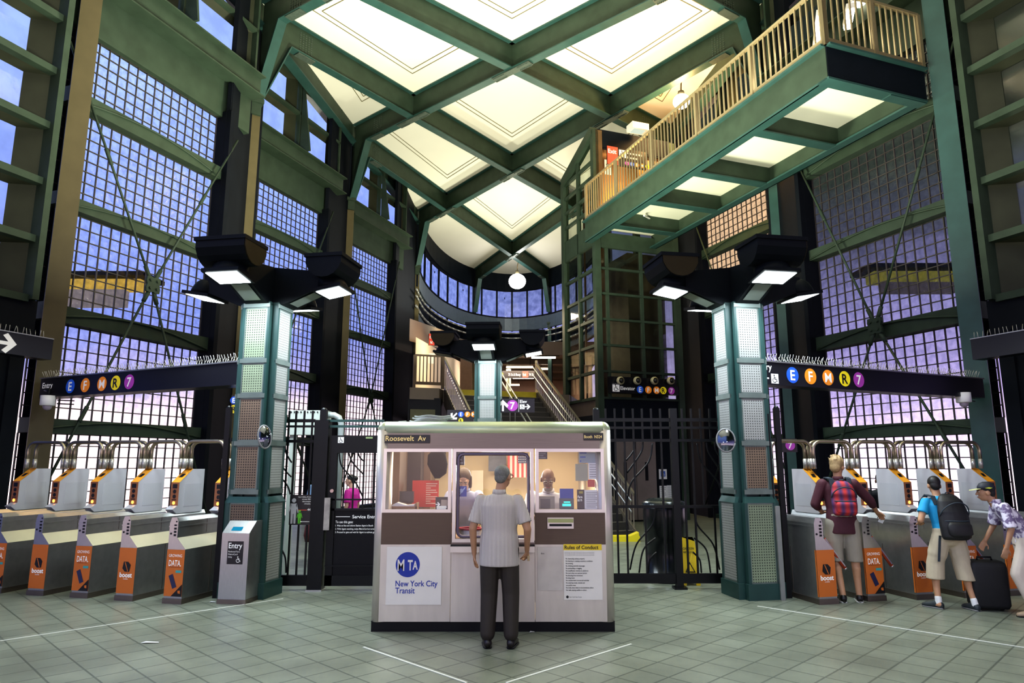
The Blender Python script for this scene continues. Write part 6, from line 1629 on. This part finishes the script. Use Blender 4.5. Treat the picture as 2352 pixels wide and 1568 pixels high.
o, j, Rh = build_person('balding station agent with a grey beard and glasses behind the booth window', (c.x, BY + .85, 0), pi + radians(-8), SK_D,
    dict(pel=(0,-.1,.86), che=(0,-.02,1.14), nek=(0,.06,1.37), hed=(0,.13,1.505), shL=(-.2,.03,1.31), shR=(.2,.03,1.31), elL=(-.26,.1,1.06), wrL=(-.15,.32,1.10), elR=(.26,.1,1.06), wrR=(.15,.32,1.10), hiL=(-.09,-.1,.8), hiR=(.09,-.1,.8)),
    1.03, (radians(8), radians(-24)), dict(mat=LWHITE, sleeve=1.7, e=.02, se=.02, collar=True), dict(mat=NAVY), None, dict(style='ring', mat=mat('hair_stubble', (.05, .04, .035), .7)), dict(L=dict(palm=(0, 0, -1)), R=dict(palm=(0, 0, -1))), True, fat=1.12)
m = MB()
for sx in (-1, 1): m.tube([Rh @ V((sx*.031 + .024*cos(a), .106, .012 + .017*sin(a))) for a in [2*pi*k/14 for k in range(15)]], .0028, 5)
m.build('spectacles', mat('spectacle_wire', (.45, .40, .35), .3, .8), o)
m = MB(); m.ell((0, .068, -.085), (.048, .034, .036), 0, Rh); m.build('beard', mat('beard_grey', (.25, .23, .21), .8, 0, .3, 60), o)
# youth with the plaid backpack going through the first passage
p = at_z(1948, 1381)
PUR = mat('shirt_maroon', (.075, .018, .028), .75, 0, .25, 10); KHAK = mat('shorts_grey_khaki', (.33, .30, .24), .8, 0, .1, 8)
ya = radians(-9)
o, j, Rh = build_person('sandy-haired youth in a maroon shirt and khaki shorts swiping at the first turnstile', (p.x, p.y, 0), ya, SK_T,
    dict(che=(.0,.05,1.27), nek=(.01,.05,1.475), hed=(.02,.08,1.62), shL=(-.19,.03,1.41), shR=(.19,.04,1.41), elR=(.39,.10,1.20), wrR=(.50,.24,1.06), elL=(-.29,.03,1.16), wrL=(-.17,.19,1.05), knL=(-.1,.03,.5), knR=(.12,.0,.5), anL=(-.07,-.06,.085), toL=(-.06,.10,.03), anR=(.13,-.02,.085), toR=(.16,.13,.03)),
    1.04, (radians(-35), radians(-8)), dict(mat=PUR, sleeve=1.35, hem=-.17, e=.02, se=.018, flare=True, collar=True), dict(mat=KHAK, shorts=True, len=.06, e=.018), dict(mat=BLSHOE, sole=mat('sole_white', (.55, .55, .52), .5)), dict(style='tousled', mat=HBLOND),
    dict(R=dict(d=(.55, .5, -.45), palm=(0, -.2, -1), curl=.5), L=dict(d=(.7, .6, .0), palm=(0, 0, -1), curl=.6)), True)
def plaid():
    if 'plaid' in MATS: return MATS['plaid']
    m = bpy.data.materials.new('plaid_cloth'); m.use_nodes = True; nt = m.node_tree; b = nt.nodes['Principled BSDF']; b.inputs['Roughness'].default_value = .8
    tc = nd(nt, 'ShaderNodeTexCoord'); w1 = nd(nt, 'ShaderNodeTexWave', bands_direction='X', i_Scale=3.2); w2 = nd(nt, 'ShaderNodeTexWave', bands_direction='Z', i_Scale=2.6)
    for w in (w1, w2): nt.links.new(tc.outputs['Object'], w.inputs['Vector'])
    a = nd(nt, 'ShaderNodeMix', data_type='RGBA'); a.inputs['A'].default_value = (.60, .05, .04, 1); a.inputs['B'].default_value = (.10, .05, .16, 1); nt.links.new(w1.outputs['Fac'], a.inputs['Factor'])
    c = nd(nt, 'ShaderNodeMix', data_type='RGBA', blend_type='MULTIPLY'); c.inputs['B'].default_value = (.45, .28, .42, 1); nt.links.new(a.outputs['Result'], c.inputs['A']); nt.links.new(w2.outputs['Fac'], c.inputs['Factor'])
    nt.links.new(c.outputs['Result'], b.inputs['Base Color']); MATS['plaid'] = m; return m
STRAP = mat('strap_slate', (.035, .05, .065), .7)
def backpack(name, label, loc, yaw, sc, w, h, dp, mt, lean, straps, pocket, y0=-.16, zc=1.24, tails=False):
    o = thing(name, label, 'backpack', loc, yaw); o.scale = (sc,)*3
    m = MB(); R = []
    for q, ws, ds in ((0, .78, .75), (.06, .95, .95), (.3, 1.0, 1.0), (.6, .98, .95), (.85, .82, .75), (.96, .55, .5), (1.0, .3, .3)):
        R.append((V((0, y0 - dp*.5*ds + lean*(q-.5), zc - h/2 + h*q)), V((w/2*ws, 0, 0)), V((0, dp/2*ds, 0))))
    m.loft(R, 0, 20); b = remesh(m, 'bag', mt, .012, o, 3)
    if pocket:
        m = MB(); m.loft([(V((0, y0 - dp*.92 + lean*(q-.5), zc - h/2 + h*q)), V((w*.40*s_, 0, 0)), V((0, dp*.22*s_, 0))) for q, s_ in ((.08, .7), (.14, 1), (.32, 1), (.40, .8))], 0, 18); m.build('front_pocket', mt, o)
        m = MB(); m.tube([(w*.48*cos(a), y0 - dp*.55 - dp*.47*abs(sin(a))*1.0, zc + h*.02 + h*.30*sin(a)) for a in [pi*k/16 for k in range(17)]], .008, 6); m.tube([(w*.42*cos(a), y0 - dp*.62 - dp*.45*sin(a), zc - h*.08) for a in [pi*k/12 for k in range(13)]], .008, 6); m.build('zip', STRAP, o)
    for sx in (-1, 1):
        m = MB(); pts = straps(sx); n = len(pts)
        for k in range(n-1): m.bar(pts[k], pts[k+1], .055, .014, 0, up=(0, -.3, 1) if abs(V(pts[k+1]).z - V(pts[k]).z) < .06 else (0, 1, .2))
        m.build('strap', STRAP, o)
        if tails:
            m = MB(); m.bar((sx*w*.42, y0 - .05, zc - h*.42), (sx*w*.50, y0 - .02, zc - h*.42 - .34), .03, .008, 0, up=(0, 1, 0)); m.build('strap_tail', STRAP, o)
    m = MB(); m.tube([(-.03, y0 - .02, zc + h*.47), (-.02, y0 - .04, zc + h*.53), (.02, y0 - .04, zc + h*.53), (.03, y0 - .02, zc + h*.47)], .008, 6); m.build('grab_loop', STRAP, o)
    return o
sF = lambda y0, zt: (lambda sx: [(sx*.09, y0, zt - .12), (sx*.105, y0 + .02, zt), (sx*.125, y0 + .16, zt + .015), (sx*.14, y0 + .25, zt - .08), (sx*.16, y0 + .24, zt - .28)])
backpack('plaid_backpack', 'red and purple plaid backpack with slate straps worn by the youth at the first turnstile', (p.x, p.y, 0), ya, 1.04, .30, .42, .17, plaid(), .03, sF(-.085, 1.475), True, -.085, 1.245)
m = MB(); m.box((-.03, -.002, -.045), (.03, .002, .045)); o_ = tag(m.build('fare_card', mat('card_white', (.80, .82, .82), .4)), 'small white fare card held by the youth at the first turnstile', 'card')
Rz = M.Rotation(ya, 4, 'Z'); q = Rz @ (V((.585, .335, .955))*1.04); o_.location = (p.x + q.x, p.y + q.y, q.z); o_.rotation_euler = (.3, .4, ya)
# man in black stooping beyond the turnstiles
p = at_y(2030, 1200, 11.4)
o, j, Rh = build_person('man in a black shirt stooping beyond the second turnstile passage', (p.x, p.y, 0), radians(160), SK_D,
    dict(pel=(0,-.12,.93), che=(0,.05,1.17), nek=(0,.16,1.34), hed=(.02,.24,1.45), shL=(-.19,.12,1.27), shR=(.19,.12,1.27), elL=(-.28,.16,1.0), wrL=(-.26,.3,.82), elR=(.26,.2,1.0), wrR=(.2,.33,.85), hiL=(-.095,-.12,.9), hiR=(.095,-.12,.9)),
    1.0, (0, radians(-25)), dict(mat=mat('shirt_black', (.012, .013, .018), .7), sleeve=.75, e=.02, se=.025), dict(mat=NAVY), dict(mat=BLSHOE), dict(style='short', mat=HBLACK), {}, True)
m = MB(); m.poly([(.06, -.02, 1.27), (.085, -.03, 1.24), (.07, -.04, 1.20), (.1, -.05, 1.15), (.06, -.045, 1.19)]); 
# man in the bright blue shirt
CY = mat('shirt_cyan', (.015, .33, .62), .7, 0, .06, 8); SAND = mat('shorts_sand', (.50, .43, .31), .8, 0, .12, 9)
a_ = at_z(2160, 1396); b_ = at_z(2232, 1400); p = (a_ + b_)/2
yb = radians(0); SB = .905
o, j, Rh = build_person('short-haired man in a bright blue shirt and long sand shorts walking to the turnstiles', (p.x, p.y, 0), yb, SK_T,
    dict(che=(-.02,.06,1.27), nek=(-.03,.10,1.47), hed=(-.03,.15,1.61), shL=(-.22,.07,1.41), shR=(.17,.08,1.41), elL=(-.34,.02,1.15), wrL=(-.24,.23,1.09), elR=(.22,.12,1.13), wrR=(.12,.32,1.05),
      hiL=(-.1,0,.93), hiR=(.1,0,.93), knL=(-.18,.10,.5), anL=(-.21,.02,.085), toL=(-.29,.15,.03), knR=(.14,-.02,.5), anR=(.19,-.12,.085), toR=(.17,.04,.03)),
    SB, (radians(-14), radians(-12)), dict(mat=CY, sleeve=.62, hem=-.10, e=.018, se=.018), dict(mat=SAND, shorts=True, len=.30, e=.028), dict(mat=mat('trainer_dark', (.035, .045, .05), .5, 0, .4, 20), sole=mat('sole_grey', (.22, .22, .22), .5), sock=WHITE), dict(style='short', mat=HBLACK),
    dict(L=dict(d=(.6, .7, .1), palm=(.3, 0, -1), curl=.8), R=dict(d=(-.5, .8, 0), palm=(0, 0, -1), curl=.8)), True, fat=1.06)
backpack('black_backpack', 'large black backpack with hanging straps on the man in the bright blue shirt', (p.x, p.y, 0), yb, SB, .40, .60, .24, mat('nylon_black', (.014, .014, .016), .55, 0, .5, 14), .06, lambda sx: [(-.03 + sx*.12, -.06, 1.36), (-.03 + sx*.13, -.01, 1.47), (-.03 + sx*.14, .12, 1.485), (-.04 + sx*.17, .21, 1.38), (-.05 + sx*.19, .19, 1.15)], True, -.045, 1.21, True)
# man in the cap at the picture edge, walking left
yc = radians(72); SCc = .90
p = at_z(2366, 1414)
def camo():
    m = bpy.data.materials.new('patterned_cotton'); m.use_nodes = True; nt = m.node_tree; b = nt.nodes['Principled BSDF']; b.inputs['Roughness'].default_value = .75
    tc = nd(nt, 'ShaderNodeTexCoord'); no = nd(nt, 'ShaderNodeTexNoise', i_Scale=16.0, i_Detail=3.0); nt.links.new(tc.outputs['Object'], no.inputs['Vector'])
    r = nd(nt, 'ShaderNodeValToRGB'); e = r.color_ramp.elements; e[0].position = .45; e[0].color = (.72, .68, .78, 1); e[1].position = .55; e[1].color = (.17, .13, .24, 1); nt.links.new(no.outputs['Fac'], r.inputs[0]); nt.links.new(r.outputs[0], b.inputs['Base Color']); return m
CREAMT = mat('trousers_cream', (.60, .52, .45), .8, 0, .1, 9)
o, j, Rh = build_person('man in a dark cap, patterned shirt and cream trousers leaning forward at the picture edge', (p.x, p.y, 0), yc, SK_M,
    dict(pel=(0,-.04,.98), che=(0,.10,1.25), nek=(0,.24,1.43), hed=(0,.33,1.545), shL=(-.19,.19,1.38), shR=(.19,.19,1.38), elL=(-.26,.17,1.10), wrL=(-.24,.24,.86), elR=(.26,.2,1.12), wrR=(.22,.34,.9), hiL=(-.095,-.04,.93), hiR=(.095,-.04,.93), knL=(-.1,.10,.52), anL=(-.11,-.04,.085), toL=(-.11,.12,.03), knR=(.1,-.08,.5), anR=(.1,-.32,.12), toR=(.1,-.17,.03)),
    SCc, (0, radians(-2)), dict(mat=camo(), sleeve=.98, hem=-.09, e=.024, se=.024, collar=True), dict(mat=CREAMT, e=.024), dict(mat=mat('shoe_tan', (.34, .25, .17), .6)), dict(style='short', mat=HBLACK), {}, True)
m = MB(); m.loft([(Rh @ V((0, -.012, .042)), Rh.to_3x3() @ V((.088, 0, 0)), Rh.to_3x3() @ V((0, .106, 0))), (Rh @ V((0, -.012, .08)), Rh.to_3x3() @ V((.086, 0, 0)), Rh.to_3x3() @ V((0, .104, 0))), (Rh @ V((0, -.015, .12)), Rh.to_3x3() @ V((.066, 0, 0)), Rh.to_3x3() @ V((0, .08, 0))), (Rh @ V((0, -.015, .142)), Rh.to_3x3() @ V((.03, 0, 0)), Rh.to_3x3() @ V((0, .035, 0)))], 0, 20)
cp = m.build('cap', mat('cap_navy', (.015, .018, .03), .6), o)
m = MB(); m.loft([(Rh @ V((0, y_, .052 - (y_-.07)*.18)), Rh.to_3x3() @ V((w_, 0, 0)), Rh.to_3x3() @ V((0, .0, .006))) for y_, w_ in ((.07, .085), (.11, .082), (.15, .07), (.18, .045), (.19, .02))], 0, 14); m.build('peak', mat('peak_yellow', (.55, .55, .28), .6), cp)
m = MB(); m.poly([Rh @ V((-.0895, .03, .06)), Rh @ V((-.0895, -.03, .05)), Rh @ V((-.0895, -.06, .062)), Rh @ V((-.0895, -.02, .072))]); m.build('badge', mat('badge_lime', (.62, .70, .05), .5), cp)
# black suitcase
a_ = at_z(2284, 1403)
t = thing('suitcase', 'black soft suitcase standing on the floor behind the man in the bright blue shirt', 'suitcase', (a_.x, a_.y + .08, 0), radians(-12))
m = MB(); R = []
for z, q in ((.03, .9), (.07, 1), (.5, 1), (.55, .95), (.575, .8)): R.append((V((0, 0, z)), q))
for q0 in (0,):
    pts = []
    for cx, cy, st in ((.15, .09, 0), (-.15, .09, pi/2), (-.15, -.09, pi), (.15, -.09, 3*pi/2)):
        for k in range(5): q = st + pi/2*k/4; pts.append((cx + .05*cos(q), cy + .04*sin(q)))
    n = len(pts); vs = []; fs = []
    for c_, s_ in R: vs += [(x*s_, y*s_, c_.z) for x, y in pts]
    for i in range(len(R)-1):
        for k in range(n): fs.append((i*n+k, i*n+(k+1)%n, (i+1)*n+(k+1)%n, (i+1)*n+k))
    fs += [tuple(range(n))[::-1], tuple(range((len(R)-1)*n, len(R)*n))]
    m.add(vs, fs, 0, True)
m.build('shell', mat('suitcase_black', (.010, .010, .012), .6, 0, .3, 20), t)
m = MB(); m.tube([(-.08, 0, .57), (-.075, 0, .61), (.075, 0, .61), (.08, 0, .57)], .012, 8); m.build('handle', BLACK, t)
for sx in (-1, 1): m = MB(); m.tube([(sx*.13, -.02, .03), (sx*.13, .02, .03)], .03, 12); m.build('wheel', BLACK, t)
# two people behind the service gate
p = at_y(806, 1160, 12.6)
MAG = mat('top_magenta', (.50, .012, .28), .7)
o, j, Rh = build_person('dark-haired woman in a magenta top seen through the service gate', (p.x, p.y, 0), radians(75), SK_L, dict(hed=(0, .03, 1.62)), .875, (radians(8), 0), dict(mat=MAG, sleeve=.8, e=.018, se=.02), dict(mat=NAVY), dict(mat=BLSHOE), dict(style='bun', mat=HBLACK), {}, True)
p = at_y(722, 1160, 12.3)
o, j, Rh = build_person('person in a pale blue shirt and jeans mostly hidden by the gate post', (p.x + .12, p.y, 0), radians(20), SK_M, {}, .92, (0, 0), dict(mat=mat('shirt_sky', (.25, .40, .65), .7), sleeve=1.2, e=.02), dict(mat=mat('jeans_blue', (.03, .07, .14), .8)), dict(mat=mat('trainer_pale', (.35, .5, .6), .5)), dict(style='short', mat=HBLACK), {}, True)
m = MB(); m.loft([((0, 0, -.16), (.11, 0, 0), (0, .05, 0)), ((0, 0, -.05), (.14, 0, 0), (0, .07, 0)), ((0, 0, .1), (.12, 0, 0), (0, .06, 0)), ((0, 0, .14), (.08, 0, 0), (0, .03, 0))], 0, 16); m.tube([(-.1, 0, .1), (-.05, 0, .34), (.0, 0, .42), (.05, 0, .34), (.1, 0, .1)], .012, 6)
q = at_y(716, 1222, 12.2); o = tag(m.build('shoulder_bag', mat('bag_maroon', (.10, .02, .02), .5)), 'dark red shoulder bag carried behind the gate post', 'bag'); o.location = q
# ------------------------------------------------------------------ lamps of the hall
def pill_lights(loc, rz, arms, ups, pd, pu, cd=(.80, .93, 1.0), cu=(1, .97, .80)):
    Rz = M.Translation(loc) @ M.Rotation(rz, 4, 'Z')
    for k in range(4):
        R = Rz @ M.Rotation(k*pi/2, 4, 'Z')
        if arms[k]:
            q = R @ V((0, -1.0, 4.035)); area('downlight', q, .42, pd, cd)
        if ups[k]:
            q = R @ V((0, -.98, 4.62)); area('uplight', q, .6, pu, cu, (pi, 0, 0), .45)
pill_lights(PL, -PA, (1,1,1,1), (1,1,0,0), 48, 450)
pill_lights(PR, PA, (1,1,1,1), (1,0,0,1), 48, 450)
pill_lights(PC, radians(-4), (1,1,1,0), (1,1,0,1), 45, 620, cu=(1, 1, .74))
for x, y in ((3.3, -2.6), (-3.3, -2.6)):       # the matching pillars behind the camera
    area('uplight', (x, y, 4.7), .9, 420, (1, .95, .86), (pi, 0, 0)); area('downlight', (x, y + .8, 4.1), .8, 300, (.97, 1, .90))
point('globe_glow', (gc1.x, gc1.y, gc1.z - .5), 520, (1, .58, .22), .25)
point('globe_glow', (gc2.x, gc2.y, gc2.z - .8), 200, (1, 1, .9), .4)
q = E(EW*.3, -.8, kz(9.15)); point('landing_lamp', q, 130, (1, .55, .14), .2)
for y in (45, 50, 55): area('corridor_lamp', (0, y, 8.5), 4, 700, (1, .76, .56), sy=.5)
area('corridor_lamp', (-1.2, 26, 7.6), 1.0, 320, (1, .82, .55))

for x in (-1.8, 1.8): area('uplight', (x, 31.5, 7.0), .6, 360, (1, 1, .74), (pi, 0, 0))  # added lamps without fixtures, brightening the far ceiling
